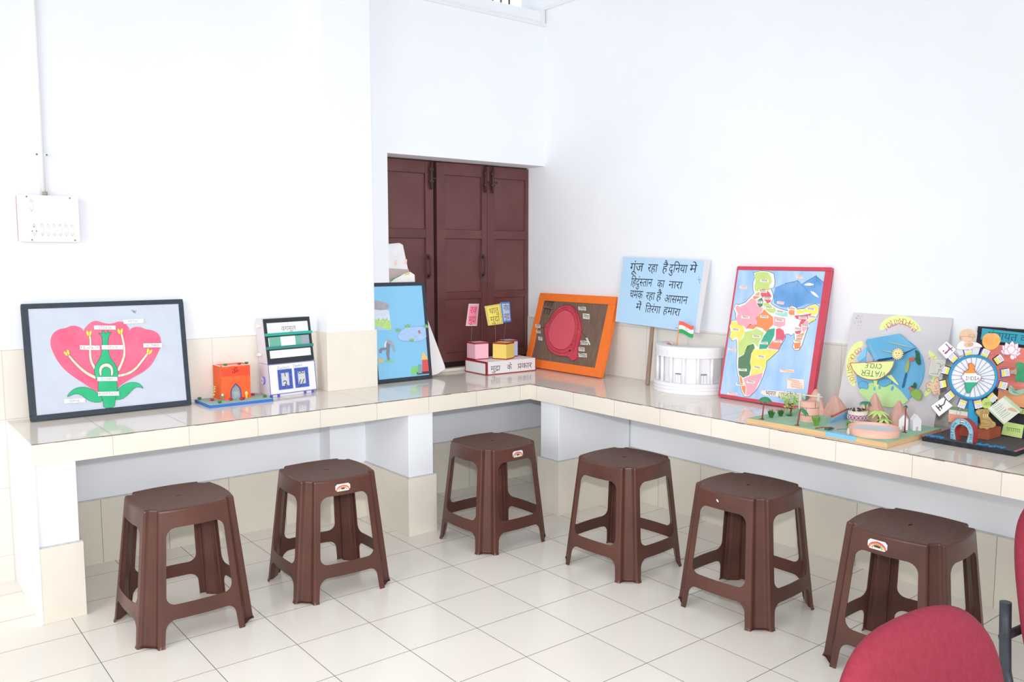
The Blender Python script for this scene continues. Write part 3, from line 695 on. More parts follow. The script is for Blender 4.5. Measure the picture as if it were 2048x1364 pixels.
# --- sheets and boards stacked behind the blue board
CRUMP = mat('old_paper', (240, 240, 243), .8, .1, var=.04, vscale=14)
t = thing('paper_chart_bundle', 'bundle of old paper charts standing against the shutters behind the blue board', 'paper charts', frame((1.812, 1.110, H+.003), (1, -.02, 0), (0, .05, 1)))
for i, (dx, dy, hh, m) in enumerate(((0, 0, .785, CRUMP), (.006, -.006, .778, PAPERW), (-.004, -.012, .770, CRUMP))):
    b = MB(); z = -.012*i*-1
    b.poly([(0, 0), (.170+dx, 0), (.165+dx, hh*.72), (.122+dx, hh-.006), (.114+dx, hh), (.02, hh-.008), (0, hh-.008)], z, z+.003, m)
    if i == 2:
        zz = z+.0034
        b.poly([(0, .64), (.155, .63), (.158, .60), (0, .56)], zz-.0003, zz, mat('faded_brown', (196, 180, 176), .8)); PK = mat('faded_peach', (250, 214, 206), .8)
        for a, c in ((.060, .655), (.125, .66)): b.poly([(a, c), (a+.018, c+.004), (a+.02, c+.03), (a+.004, c+.028)], zz, zz+.0003, PK)
        for k in range(5): b.ribbon([(.02+k*.022, .69), (.018+k*.022, .76)], .0012, zz, mat('faint_grey_line', (222, 222, 228), .8))
    b.build('sheet', t)
t = thing('folded_chart', 'cream folded chart with green printed corner peeping over the top of the blue board', 'paper chart', frame((1.80, 1.066, H+.003), (1, 0, 0), (0, .03, 1)))
b = MB(); b.poly([(0, 0), (.20, 0), (.185, .600), (.155, .618), (.06, .590), (0, .55)], 0, .006, mat('cream_sheet', (246, 244, 240), .8)); b.poly([(.015, .556), (.05, .578), (.11, .604), (.07, .594), (.03, .575)], .0062, .007, mat('print_green', (92, 160, 112), .7)); b.poly([(.115, .598), (.15, .602), (.152, .614), (.125, .612)], .0062, .007, mat('print_lime', (206, 222, 140), .7)); b.build('sheet', t)
t = thing('foam_board', 'white foam board leaning behind the right edge of the blue board', 'foam board', frame((1.90, 1.035, H+.004), (1, .0, 0), (0, .16, 1)))
b = MB(); b.poly([(.115, 0), (.205, .012), (.262, .035), (.262, .055), (.165, .36), (.13, .42), (.115, .42)], 0, .008, mat('foam_white', (244, 242, 243), .7)); b.build('sheet', t)

# --- orange framed brown board
OW, OH = .697, .484
ob = board('orange_frame_board', 'orange framed brown board with a red eye-like model, leaning in the room corner', 'display board', 2.7975, 1.0607, -1.5729, .279, OW, OH, .024)
ORG = mat('orange_tape', (255, 128, 52), .5, .35, var=.05, vscale=30, bump=.3, bscale=60)
frame_part(ob, OW, OH, .024, (.052, .060, .048, .052), ORG, .004)
b = MB(); b.box((.045, .045, -.02), (OW-.05, OH-.04, 0), mat('brown_wood_grain', (134, 112, 98), .7, .2, col2=(112, 90, 78), vscale=9, streak=(14, 1.2, 1))); b.build('panel', ob)
G3 = quadmap([(1105, 35), (2025, 110), (1810, 1048), (893, 878)], [(0, OH), (OW, OH), (OW, 0), (0, 0)])
CRIM = mat('crimson_felt', (214, 84, 98), .8, .15, col2=(200, 70, 86), vscale=14, bump=.4, bscale=60); LINE = mat('thin_dark_line', (84, 38, 50), .7)
eye = [(1430, 185), (1340, 205), (1260, 280), (1215, 370), (1165, 410), (1152, 470), (1165, 560), (1185, 660), (1225, 730), (1300, 775), (1400, 785), (1440, 790), (1490, 855), (1560, 800), (1545, 740), (1560, 660), (1590, 560), (1600, 440), (1575, 330), (1540, 250), (1490, 200)]
outlined(ob, 'eye_shape', eye, .0003, .010, CRIM, G3, 2, .002, LINE)
b = MB(); inner = [(1430, 240), (1340, 270), (1270, 350), (1215, 450), (1205, 560), (1240, 650), (1310, 705), (1400, 712), (1470, 660), (1520, 560), (1540, 430), (1510, 300)]
p = LW(smoothpts(inner, 2), G3); b.poly(p, .0104, .014, mat('crimson_centre', (220, 92, 108), .8, bump=.4)); b.ribbon(p+[p[0]], .0022, .0143, LINE)
mid = LW(smoothpts([(1430, 212), (1340, 238), (1245, 330), (1190, 450), (1180, 570), (1215, 690), (1310, 745), (1400, 752), (1450, 730)], 2, False), G3); b.ribbon(mid, .0022, .0108, LINE)
b.ribbon(LW(smoothpts([(1500, 215), (1545, 300), (1570, 420), (1540, 560), (1520, 680), (1500, 720)], 2, False), G3), .0022, .0108, LINE); b.build('eye_centre', ob)
b = MB(); b.ball(G3((1462, 722))+(.012,), .006, INK, 8, 6); b.build('bead', ob)
for pts in ([(1560, 460), (1660, 585)], [(1190, 440), (1100, 440)], [(1490, 600), (1600, 640)], [(1470, 655), (1560, 665)]):
    b = MB(); q = LW(pts, G3); b.tube([q[0]+(.012,), q[1]+(.003,)], .0009, INK, 6); b.build('thread', ob)
sd = 1
for cx, cy, w, h in ((1602, 230, 90, 42), (1650, 322, 80, 62), (1072, 420, 60, 40), (1076, 486, 50, 34), (1098, 566, 48, 42), (1622, 630, 90, 48), (1590, 705, 72, 48), (1600, 775, 100, 46)):
    b = MB(); q = LW([(cx-w/2, cy-h/2-4), (cx+w/2, cy-h/2+6), (cx+w/2, cy+h/2+6), (cx-w/2, cy+h/2-4)], G3); z = .0046 if cx < 1110 else .0012
    b.poly(q, z, z+.0010, mat('slip_paper', (226, 222, 214), .7)); c = G3((cx, cy)); sd += 1; scribble(b, c[0], c[1], w*.0006, .016, INK, z+.0013, sd, -.12); b.build('paper_slip', ob)
b = MB(); q = LW([(1640, 575), (1662, 572), (1700, 650), (1688, 664)], G3); b.poly(q, .003, .004, mat('slip_paper', (226, 222, 214), .7)); b.build('paper_slip', ob)
b = MB(); c = G3((1205, 160)); scribble(b, c[0], c[1], .085, .034, INK, .0006, 31, -.08); c = G3((1180, 250)); scribble(b, c[0], c[1], .07, .04, INK, .0006, 32, -.08); c = G3((1175, 130)); b.build('title_writing', ob)

# --- slogan placard on a stick
PM = board('slogan_placard', 'pale blue placard with handwritten Hindi slogan on a wooden stick against the right wall', 'placard', 2.835, .038, -pi/2, .155, 1, 1, 0, raise_=False)
pq = [(-.298, .715), (.336, .700), (.322, .312), (-.292, .336)]   # board corners in its own plane
P4 = quadmap([(195, 125), (840, 148), (765, 700), (112, 630)], pq)
b = MB(); b.poly(pq, .0005, .009, mat('foam_board_grey', (226, 224, 228), .7)); b.build('backing_board', PM, bevel=.001)
b = MB(); b.poly(LW([(205, 128), (802, 154), (735, 697), (118, 631)], P4), .0091, .0098, mat('pale_blue_chart', (186, 220, 248), .7, .2, var=.02, vscale=9)); sheet = b.build('chart_paper', PM)
def line(s, a, bb, base, hpx):
    b = MB()
    A = Vector(P4((a, base[0]))); B = Vector(P4((bb, base[1]))); d = B-A
    deva(b, s, A.x, A.y, hpx*.00074, INK, .0101, math.atan2(d.y, d.x), 'l', slant=.06, width=d.length); b.build('handwritten_word', sheet)
line('गूंज', 246, 348, (234, 236), 62); line('रहा', 382, 456, (238, 240), 58); line('है', 492, 530, (238, 240), 62); line('दुिनया', 540, 675, (240, 246), 58); line('मे', 692, 746, (240, 242), 55)
line('िहदुं~सतान', 248, 412, (345, 350), 58); line('का', 450, 505, (355, 357), 55); line('नारा', 536, 640, (358, 364), 52)
line('चमक', 234, 336, (438, 444), 58); line('रहा', 362, 430, (448, 450), 54); line('है', 442, 480, (450, 452), 58); line('आसमान', 502, 676, (466, 478), 54)
line('में', 280, 322, (532, 534), 50); line('ितरंगा', 352, 470, (548, 556), 52); line('हमारा', 492, 620, (556, 572), 52)
b = MB(); sm = mat('smudge_grey', (150, 170, 180), .8)
for s in ([(755, 285), (770, 300), (765, 270)], [(760, 295), (778, 290)], [(765, 300), (772, 320)], [(590, 664), (640, 672)]): b.ribbon(LW(s, P4), .0035, .0101, sm)
b.build('smudge', sheet)
q0 = Vector((0, .004)); q1 = Vector(P4((415, 480)))
b = MB(); b.hexa([(-.012, .002, -.011), (.012, .002, -.011), (.012, .002, 0.0), (-.012, .002, 0.0)], [(q1.x-.011, q1.y, -.011), (q1.x+.011, q1.y, -.011), (q1.x+.011, q1.y, 0.0), (q1.x-.011, q1.y, 0.0)], mat('stick_wood', (168, 146, 130), .7, .2, col2=(150, 128, 112), vscale=8, streak=(10, 1, 1))); b.build('stick', PM)

# --- India map board
MW, MH = .52, .668
mbd = board('map_board', 'tall red framed painted map of India with coloured paper states, leaning on the right wall', 'display board', 2.8063, -.4724, -1.5711, .1941, MW, MH, .022)
RED = mat('glossy_red_tape', (206, 62, 84), .28, .5, coat=.3, var=.06, vscale=20, bump=.35, bscale=50)
M5 = quadmap([(262, 60), (1100, 80), (920, 1372), (65, 1240)], [(0, MH), (MW, MH), (MW, 0), (0, 0)])
frame_part(mbd, MW, MH, .022, (.009, .028, .018, .016), RED, .002)
SEA = mat('watercolour_sea', (192, 218, 248), .16, .5, col2=(150, 194, 242), vscale=5, coat=.4, streak=(3.2, 1.0, 1), bump=.15, bscale=14)
b = MB(); b.box((.008, .014, -.02), (MW-.026, MH-.016, 0), SEA); pn = b.build('panel', mbd)
b = MB(); MTN = mat('mountain_wash', (130, 180, 232), .2, .5, col2=(88, 150, 214), vscale=9, coat=.4); RDG = mat('ridge_blue', (72, 116, 170), .3)
b.poly(LW([(600, 250), (700, 212), (800, 190), (835, 225), (900, 185), (965, 150), (1005, 185), (1035, 215), (1012, 400), (940, 395), (880, 400), (800, 430), (730, 430), (650, 425), (590, 390), (585, 320)], M5), .0002, .0004, MTN)
b.ribbon(LW([(690, 215), (760, 205), (800, 190), (815, 205), (835, 228), (900, 188), (965, 150), (990, 178), (1040, 215)], M5), .0022, .0006, RDG)
for s in ([(800, 190), (806, 220), (790, 245)], [(965, 152), (968, 190), (950, 220), (955, 250)], [(835, 228), (870, 260), (900, 300)], [(965, 160), (985, 200), (1010, 230)]): b.ribbon(LW(s, M5), .0016, .0006, RDG)
WHT = mat('bare_white_paper', (252, 250, 246), .2, .5, coat=.4)
for pts in ([(850, 230), (900, 210), (960, 230), (900, 240)], [(910, 280), (960, 300), (1000, 350), (940, 320)], [(420, 140), (470, 118), (540, 130), (500, 150)]): b.poly(LW(smoothpts(pts, 1), M5), .0004, .00065, WHT)
b.build('mountains', mbd)
LAND = [(405, 120), (470, 103), (540, 108), (590, 130), (600, 200), (590, 250), (560, 260), (580, 300), (585, 345), (562, 390), (600, 420), (650, 440), (715, 460), (720, 430), (750, 412), (785, 425), (800, 445), (860, 440), (900, 415), (960, 398), (995, 420), (990, 480), (960, 540), (905, 570), (890, 620), (870, 680), (845, 760), (815, 810), (775, 815), (757, 780), (775, 720), (770, 655), (745, 680), (720, 665), (690, 668), (690, 700), (655, 760), (625, 820), (560, 880), (520, 910), (515, 960), (490, 1040), (450, 1130), (420, 1180), (360, 1238), (310, 1238), (285, 1190), (265, 1100), (248, 1020), (240, 930), (248, 820), (244, 712), (205, 727), (180, 690), (190, 650), (182, 600), (200, 545), (240, 540), (242, 480), (222, 440), (240, 395), (270, 400), (330, 380), (380, 330), (410, 300), (400, 260), (403, 200), (420, 160)]
b = MB(); p = LW(LAND, M5); b.poly(p, .0006, .0012, WHT); b.ribbon(p+[p[0]], .0022, .0013, mat('map_outline', (66, 74, 96), .5)); b.build('land_outline', mbd)
cP, cG, cY, cO, cR, cT, cD, cS, cLT = [mat('state_'+n, c, .3, .45, var=.05, vscale=18, coat=.25) for n, c in (('pink', (252, 172, 188)), ('lime', (200, 222, 132)), ('yellow', (242, 232, 110)), ('orange', (253, 146, 92)), ('red', (226, 96, 116)), ('teal', (62, 172, 140)), ('dark_green', (92, 134, 98)), ('salmon', (252, 140, 120)), ('pale_teal', (166, 224, 216)))]
ST = [(cG, [(424, 122), (470, 112), (535, 117), (562, 150), (575, 200), (545, 240), (560, 265), (530, 282), (490, 265), (450, 286), (420, 280), (412, 240), (428, 190), (414, 150)]),
 (cR, [(470, 270), (500, 262), (545, 290), (566, 325), (560, 380), (530, 390), (490, 345), (472, 320)]), (cO, [(400, 335), (430, 300), (460, 290), (465, 330), (440, 345), (410, 355)]),
 (cD, [(438, 365), (480, 338), (492, 370), (485, 415), (460, 425), (440, 400)]),
 (cP, [(235, 425), (262, 405), (275, 422), (330, 397), (385, 345), (428, 360), (440, 412), (490, 430), (478, 468), (440, 500), (425, 550), (430, 590), (380, 580), (340, 622), (310, 590), (264, 580), (240, 530), (262, 480)]),
 (cG, [(492, 390), (530, 382), (570, 410), (605, 440), (590, 480), (545, 472), (500, 432)]), (cLT, [(600, 448), (650, 452), (715, 472), (710, 510), (660, 510), (602, 490)]),
 (cO, [(500, 442), (540, 482), (580, 512), (583, 580), (550, 610), (520, 648), (480, 612), (430, 600), (400, 622), (335, 612), (370, 572), (400, 585), (432, 580), (427, 520), (455, 490), (484, 470)]),
 (cP, [(588, 508), (690, 522), (690, 588), (640, 606), (588, 590)]), (cY, [(203, 552), (240, 548), (270, 580), (308, 592), (320, 640), (300, 690), (270, 740), (256, 770), (258, 700), (240, 690), (205, 718), (184, 690), (197, 650), (192, 590)]),
 (cG, [(322, 644), (400, 632), (430, 612), (498, 652), (480, 700), (450, 740), (444, 788), (400, 742), (370, 762), (330, 812), (300, 852), (262, 872), (257, 800), (266, 742), (310, 692)]),
 (cT, [(540, 622), (597, 614), (590, 680), (560, 740), (520, 798), (452, 803), (456, 760), (495, 682)]), (cR, [(606, 622), (640, 612), (674, 632), (690, 690), (660, 740), (602, 730), (606, 680)]), (cS, [(582, 722), (660, 747), (630, 808), (532, 794), (547, 760)]),
 (cY, [(400, 795), (450, 808), (530, 803), (622, 818), (560, 878), (520, 908), (510, 958), (485, 1008), (430, 1030), (370, 1048), (380, 980), (368, 920), (387, 840)]),
 (cD, [(345, 772), (400, 752), (412, 790), (380, 840), (366, 920), (375, 970), (358, 1040), (300, 1065), (264, 1035), (256, 960), (260, 880), (310, 852)]),
 (cO, [(264, 1040), (290, 1068), (298, 1110), (324, 1150), (318, 1228), (292, 1180), (276, 1110)]), (cP, [(302, 1072), (360, 1047), (430, 1033), (485, 1014), (470, 1070), (440, 1120), (410, 1190), (360, 1232), (326, 1228), (330, 1150)]),
 (cO, [(722, 467), (750, 420), (775, 457), (775, 495), (740, 497), (722, 485)]), (cY, [(787, 455), (860, 447), (900, 422), (960, 407), (990, 425), (984, 478), (950, 500), (890, 472), (800, 488)]),
 (cR, [(772, 502), (860, 495), (930, 482), (905, 520), (860, 560), (830, 608), (812, 590), (835, 540), (790, 530)]), (cY, [(907, 535), (950, 512), (972, 502), (958, 542), (907, 563)]), (cP, [(866, 547), (902, 552), (893, 610), (860, 650), (837, 630), (846, 590)]),
 (cR, [(776, 642), (838, 632), (825, 665), (787, 665)]), (cO, [(792, 682), (864, 652), (840, 718), (792, 718)]), (cO, [(770, 747), (830, 742), (824, 794), (776, 804)])]
for m, pts in ST:
    b = MB(); b.poly(LW(pts, M5), .0012, .0018, m); b.build('state_cutout', mbd)
TAG = mat('state_tag', (250, 244, 236), .4); TAGO = mat('sea_tag', (246, 232, 220), .4); TXO = mat('orange_ink', (232, 140, 96), .6); TXK = mat('black_ink', (58, 54, 60), .6)
sd = 50
for x, y in ((505, 190), (490, 283), (530, 345), (440, 315), (458, 378), (545, 427), (645, 467), (502, 508), (330, 512), (640, 543), (240, 625), (430, 687), (495, 745), (622, 728), (470, 870), (435, 970), (300, 990), (372, 1103), (272, 1126), (922, 445), (850, 520), (872, 590), (808, 620), (820, 690), (805, 730), (750, 440), (935, 515)):
    w = 46 if x in (440, 458) else 66; sd += 1
    b = MB(); b.poly(LW([(x-w/2-4, y-13), (x+w/2+4, y-8), (x+w/2+4, y+15), (x-w/2-4, y+10)], M5), .0020, .0026, TAG); c = M5((x, y)); scribble(b, c[0], c[1], w*.00052, .0085, TXK, .0028, sd, -.06); b.build('state_tag', mbd)
for x, y, w, h in ((315, 246, 66, 24), (650, 387, 64, 24), (822, 162, 60, 24), (205, 802, 76, 22), (708, 1000, 128, 26), (200, 1212, 90, 22), (785, 1120, 155, 92)):
    b = MB(); b.poly(LW([(x-w/2, y-h/2-4), (x+w/2, y-h/2+4), (x+w/2-4, y+h/2+4), (x-w/2-4, y+h/2-4)], M5), .0006, .0012, TAGO); c = M5((x, y))
    if h < 50: sd += 1; scribble(b, c[0], c[1], w*.00052, .009, TXO, .0014, sd, -.06)
    else:
        for k in range(4): sd += 1; c = M5((x-4, y-30+k*20)); scribble(b, c[0]+(.006 if k else -.01), c[1], .062-.012*(k == 1), .0075, TXO, .0014, sd, -.06)
    b.build('sea_tag' if h < 50 else 'note_card', mbd)
b = MB(); p = LW(smoothpts([(470, 1172), (850, 1205), (862, 1235), (842, 1258), (540, 1232), (462, 1215)], 1), M5); b.poly(p, .0006, .0012, TAGO)
A = Vector(M5((505, 1222))); B = Vector(M5((600, 1230))); deva(b, 'भारत', A.x, A.y, .019, TXK, .0014, math.atan2((B-A).y, (B-A).x), width=(B-A).length)
A = Vector(M5((622, 1236))); B = Vector(M5((850, 1254))); deva(b, '(राजनैितक)', A.x, A.y, .019, mat('grey_ink', (110, 104, 104), .6), .0014, math.atan2((B-A).y, (B-A).x), width=(B-A).length); b.build('title_card', mbd)

# --- round parliament model with a flag
PX, PY, PR = 2.925, -.215, .200
pm = thing('parliament_model', 'round white paper model of a columned parliament building between the placard stick and the map', 'building model', Matrix.Translation((PX, PY, H)))
CARD = mat('white_card', (246, 245, 247), .7, .2, var=.01, vscale=9)
def arcp(r, z, n=40, a0=pi/2, a1=1.5*pi): return [(r*cos(a0+(a1-a0)*i/n)*1.0, r*sin(a0+(a1-a0)*i/n), z) for i in range(n+1)]
def band(r0, r1, z0, z1, m, name, mid=None):
    b = MB(); b.grid([arcp(r1, z0), arcp(r1, z1), arcp(r0, z1), arcp(r0, z0), arcp(r1, z0)], m, smooth=False)
    for k in (0, 40): b.add([arcp(r, z)[k] for r, z in ((r0, z0), (r1, z0), (r1, z1), (r0, z1))], [(0, 1, 2, 3)], m)
    if mid:
        for z in mid: b.grid([arcp(r1+.0012, z-.0012), arcp(r1+.0012, z+.0012)], mat('card_edge_line', (222, 222, 226), .7))
    return b.build(name, pm)
band(.0, PR+.012, .0006, .055, CARD, 'plinth', (.02, .037)); band(.165, PR-.022, .055, .190, mat('grey_card_wall', (238, 238, 243), .7), 'curved_wall')
tr = band(.150, PR+.004, .188, .243, CARD, 'roof_band')
b = MB()
for i in range(16):
    t = pi/2+pi*(i+.5)/16; c, s_ = cos(t), sin(t)
    q = [((PR+.0048)*cos(t+d), (PR+.0048)*sin(t+d), z) for d, z in ((-.07, .200), (.07, .200), (.07, .222), (-.07, .222))]
    b.add(q, [(0, 1, 2, 3)], mat('faint_lilac_line', (243, 241, 246), .7))
b.build('band_pattern', tr)
for k, t in enumerate((96, 106, 120, 140, 161, 182, 204, 226, 248)):
    a = radians(t); b = MB(); b.tube([((PR-.008)*cos(a), (PR-.008)*sin(a), .054), ((PR-.008)*cos(a), (PR-.008)*sin(a), .189)], .0085, CARD, 12); b.build('column', pm)
for t in (151, 193, 236):
    b = MB(); r = PR-.0212
    for d0, d1, z0, z1 in ((-.09, -.085, .056, .105), (.085, .09, .056, .105), (-.09, .09, .102, .105), (-.002, .002, .056, .105), (-.09, .09, .098, .1)):
        n = 4; rows = [[(r*cos(radians(t)+d0+(d1-d0)*i/n), r*sin(radians(t)+d0+(d1-d0)*i/n), z) for i in range(n+1)] for z in (z0, z1)]; b.grid(rows, INK, smooth=False)
    b.build('door_outline', pm)
b = MB(); b.poly([(x, y) for x, y, z in arcp(.16, 0)], .20, .206, CARD); b.build('roof', pm)
b = MB(); 
for x, y, z, r in ((-.05, .14, .225, .02), (-.075, .11, .222, .018), (-.03, .16, .22, .016)): b.ball((x, y, z), r, mat('faded_red_paper', (216, 150, 140), .8), 8, 6, (1.3, 1, .9))
b.build('roof_ornament', pm)
fx, fy = -.1, .040
b = MB(); b.tube([(fx, fy, .204), (fx+.01, fy-.012, .37)], .003, mat('flag_stick_orange', (250, 160, 110), .6), 8); stick_ = b.build('flag_pole', pm)
SAF, GRNF = mat('saffron', (240, 104, 84), .6), mat('flag_green', (44, 168, 92), .6)
b = MB()
for k, m in enumerate((GRNF, PAPERW, SAF)):
    for i in range(12):
        def P(u, v): return (fx+.006+u*.022, fy-.012-u*.082+0.004*sin(u*7), .305+v*.062-u*.018+.006*sin(u*6.3))
        u0, u1, v0, v1 = i/12, (i+1)/12, k/3, (k+1)/3
        q = [P(u0, v0), P(u1, v0), P(u1, v1), P(u0, v1)]; b.add(q, [(0, 1, 2, 3)], m)
for i in range(16):
    a0, a1 = 2*pi*i/16, 2*pi*(i+1)/16
    for r0 in (.10,):
        q = [tuple(Vector(P(.5+.065*c*f_, .5+.13*s2*f_))+Vector((-.0012, -.0012, .0003))) for (c, s2) in ((cos(a0), sin(a0)), (cos(a1), sin(a1))) for f_ in (1, .75)]
        b.add([q[0], q[2], q[3], q[1]], [(0, 1, 2, 3)], mat('chakra_blue', (120, 130, 170), .6))
b.build('flag', stick_)

# --- types of coins / mudra display
o_ = Vector((2.363, .89, H+.0006)); ex = Vector((.373, -.014, 0)).normalized()
cm = thing('coin_types_model', 'white lettered box with three coloured cubes carrying little signs, by the shutters', 'craft model', frame(o_, ex, Vector((-ex.y, ex.x, 0))))
MRN = mat('maroon_tape', (168, 52, 56), .5, .3); CW, CD, CH = .373, .232, .079
b = MB(); b.box((0, 0, 0), (CW, CD, CH), mat('white_box_card', (243, 241, 243), .7)); bb_ = b.build('base_box', cm)
b = MB(); t_ = .005
for y0, y1 in ((-.0012, .0006),):
    b.box((-.0012, y0, 0), (CW+.001, y1, t_), MRN); b.box((-.0012, y0, 0), (.010, y1, CH), MRN); b.box((CW-.004, y0, 0), (CW+.001, y1, CH), MRN)
b.box((-.0012, -.0012, 0), (.0006, CD, t_), MRN); b.box((-.0012, -.0012, CH-.010), (.0006, CD, CH+.001), MRN); b.box((-.0012, -.0012, 0), (.0006, .010, CH), MRN); b.box((-.0012, CD-.006, 0), (.0006, CD, CH), MRN)
b.box((-.0012, -.0012, CH-.002), (.0040, CD, CH+.001), MRN); b.build('tape_edging', bb_)
b = MB(frame((0, -.0014, 0), (1, 0, 0), (0, 0, 1))); GI = mat('grey_felt_pen', (112, 106, 112), .7)
deva(b, 'मुद', .030, .022, .030, GI, 0, width=.060); deva(b, 'ा', .088, .022, .030, GI, 0); b.ribbon([(.076, .026), (.066, .018)], .003, 0, GI)
deva(b, 'के', .152, .022, .030, GI, 0, width=.036); deva(b, 'पकार', .232, .022, .030, GI, 0, width=.110); b.ribbon([(.248, .034), (.234, .022)], .003, 0, GI); b.build('lettering', bb_)
def cube(name, x, y, rot, s, hh, colr, cardpts, cardm, txt, cm2, stickx):
    Mx = Matrix.Translation((x, y, CH+.0004)) @ Matrix.Rotation(rot, 4, 'Z'); b = MB(Mx)
    b.box((-s/2, -s/2, 0), (s/2, s/2, hh), colr); c = b.build(name, cm)
    b = MB(Mx); e = .0012
    for z0, z1 in ((0, .006), (hh-.008, hh+.0008)):
        b.box((-s/2-e, -s/2-e, z0), (s/2+e, -s/2+.0005, z1), MRN); b.box((-s/2-e, -s/2-e, z0), (-s/2+.0005, s/2+e, z1), MRN); b.box((s/2-.0005, -s/2-e, z0), (s/2+e, s/2+e, z1), MRN); b.box((-s/2-e, s/2-.0005, z0), (s/2+e, s/2+e, z1), MRN)
    b.build('tape_edging', c)
    return c
PKC = mat('pink_cube_card', (252, 196, 212), .7); YLC = mat('yellow_cube_card', (248, 222, 116), .7); BLC = mat('blue_cube_card', (196, 216, 246), .7)
inv = frame(o_, ex, Vector((-ex.y, ex.x, 0))).inverted()
c1 = cube('pink_cube', .056, .176, -.04, .096, .104, PKC, 0, 0, 0, 0, 0)
c2 = cube('yellow_cube', .190, .090, .42, .096, .102, YLC, 0, 0, 0, 0, 0)
c3 = cube('blue_cube', .285, .175, -.05, .090, .104, BLC, 0, 0, 0, 0, 0)
def sign(par, px4, y, cols, words, seed, sp, zb):
    P = [inv @ gy(u, v, y) for u, v in px4]                 # TL TR BR BL of the card
    xv = (P[1]-P[0]); yv = (P[0]-P[3]); zz = xv.cross(yv).normalized()
    def bil(u, v, d=0.0): return P[3].lerp(P[2], u).lerp(P[0].lerp(P[1], u), v)+zz*(d+.004*sin(pi*u)*1.0)
    foot = inv @ gy(sp[0], sp[1], y); top = bil(.5, .3, -.0015); foot = Vector((foot.x, foot.y, CH+zb))
    b = MB(); b.tube([foot, top], .0026, mat('dark_stick', (104, 92, 92), .6), 8); st = b.build('sign_stick', par)
    b = MB()
    def sheet(u0, u1, v0, v1, d, m):
        rows = [[bil(u0+(u1-u0)*i/8, v0+(v1-v0)*j/2, d) for i in range(9)] for j in range(3)]; b.grid(rows, m); b.grid([r[::-1] for r in [[q-zz*.0006 for q in rr0] for rr0 in rows]], m)
    sheet(0, 1, 0, 1, 0, cols[0]); sheet(.12, .88, .08, .92, .0008, cols[1])
    sub = MB(fn=lambda p: bil(p.x, p.y, .0016)); w1_, w2_ = words
    deva(sub, w1_, .2, .58, .26, cols[2], 0, width=.6); deva(sub, w2_, .18, .16, .26, cols[2], 0, width=.62)
    b.v += sub.v; n0 = len(b.v)-len(sub.v); k = b.mi(cols[2])
    for f_ in sub.f: b.f.append([n0+i for i in f_]); b.fm.append(k); b.sm.append(False)
    b.build('sign_card', st)
sign(c1, [(937.5, 607.5), (958, 607.5), (954, 652), (931.5, 652)], 1.066, (mat('pink_speckle_border', (226, 196, 204), .7, var=.1, vscale=200), mat('hot_pink_paper', (248, 140, 166), .7), mat('pink_ink', (190, 84, 110), .7)), ('रज', 'मुदा'), 1, (942, 680), .104)
sign(c3, [(1000.5, 604.5), (1019.5, 603.5), (1022.5, 643.5), (1006, 645.5)], 1.060, (mat('bright_blue_border', (72, 140, 226), .6), mat('pale_blue_sheet', (196, 212, 240), .7), mat('slate_ink', (104, 108, 130), .7)), ('नोध', 'मुदा'), 2, (1007, 676), .104)
sign(c2, [(969, 612.5), (1001, 607), (1006.5, 647.5), (976, 651.5)], .975, (mat('yellow_speckle_border', (224, 206, 120), .7, var=.1, vscale=200), mat('lemon_paper', (248, 232, 110), .7), mat('olive_ink', (148, 136, 70), .7)), ('धातु', 'मुदा'), 3, (991, 684), .102)

# --- orange temple model on a blue-edged base
tm = thing('temple_model', 'orange card temple model with tiny clay lamps on a blue-edged board beside the flower board', 'craft model', Matrix.Translation((.69, .822, H+.0006)))
b = MB(); b.box((0, 0, 0), (.312, .212, .0125), mat('blue_edge', (58, 118, 200), .5)); bs = b.build('base', tm)
b = MB(); b.box((.003, .003, .0125), (.309, .209, .0135), mat('pale_green_felt', (168, 198, 190), .8)); b.build('base_top', bs)
ORC = mat('orange_chart', (250, 112, 62), .65, .25, col2=(240, 92, 50), vscale=14); ORCD = mat('red_orange_band', (250, 84, 52), .65)
bx0, bx1, by0, by1, bz0, bz1 = .092, .238, .100, .205, .0136, .178
b = MB()
b.box((bx0, by0+.0031, bz0), (bx0+.003, by1-.0031, bz1), ORC); b.box((bx1-.003, by0+.0031, bz0), (bx1, by1-.0031, bz1), ORC); b.box((bx0, by1-.003, bz0), (bx1, by1, bz1), ORC)
dx = .164; dw = .0245
b.M = frame((0, by0, 0), (1, 0, 0), (0, 0, 1))
arch = [(dx-dw, bz0), (dx-dw, .052), (dx-.020, .066), (dx-.008, .080), (dx, .090), (dx+.008, .080), (dx+.020, .066), (dx+dw, .052), (dx+dw, bz0)]
b.poly([(bx0, bz0)]+arch+[(bx1, bz0), (bx1, bz1), (bx0, bz1)], -.003, 0, ORC)
b.poly([(bx0+.002, .128), (bx1-.002, .126), (bx1-.002, .170), (bx0+.002, .168)], 0.0001, .0005, ORCD)
b.M = Matrix.Identity(4)
bd = b.build('temple_body', tm)
b = MB(); b.box((bx0+.004, by0+.004, bz1-.006), (bx1-.004, by1-.004, bz1-.003), mat('salmon_roof', (250, 160, 132), .7)); b.build('roof', bd)
b = MB(); WR = mat('white_rim', (240, 238, 236), .6)
b.box((bx0-.001, by0-.001, bz1), (bx0+.006, by1, bz1+.002), WR); b.box((bx0, by0-.001, bz1), (bx1, by0+.005, bz1+.002), WR); b.build('rim', bd)
b = MB(frame((0, by0-.0004, 0), (1, 0, 0), (0, 0, 1))); b.ribbon(arch, .005, .0006, mat('purple_outline', (92, 70, 150), .6)); b.build('arch_outline', bd)
b = MB(); b.box((dx-.03, by0+.008, bz0), (dx+.03, by0+.010, .09), mat('grey_green_idol', (140, 170, 170), .7, col2=(190, 196, 204), vscale=30)); b.build('shrine_back', bd)
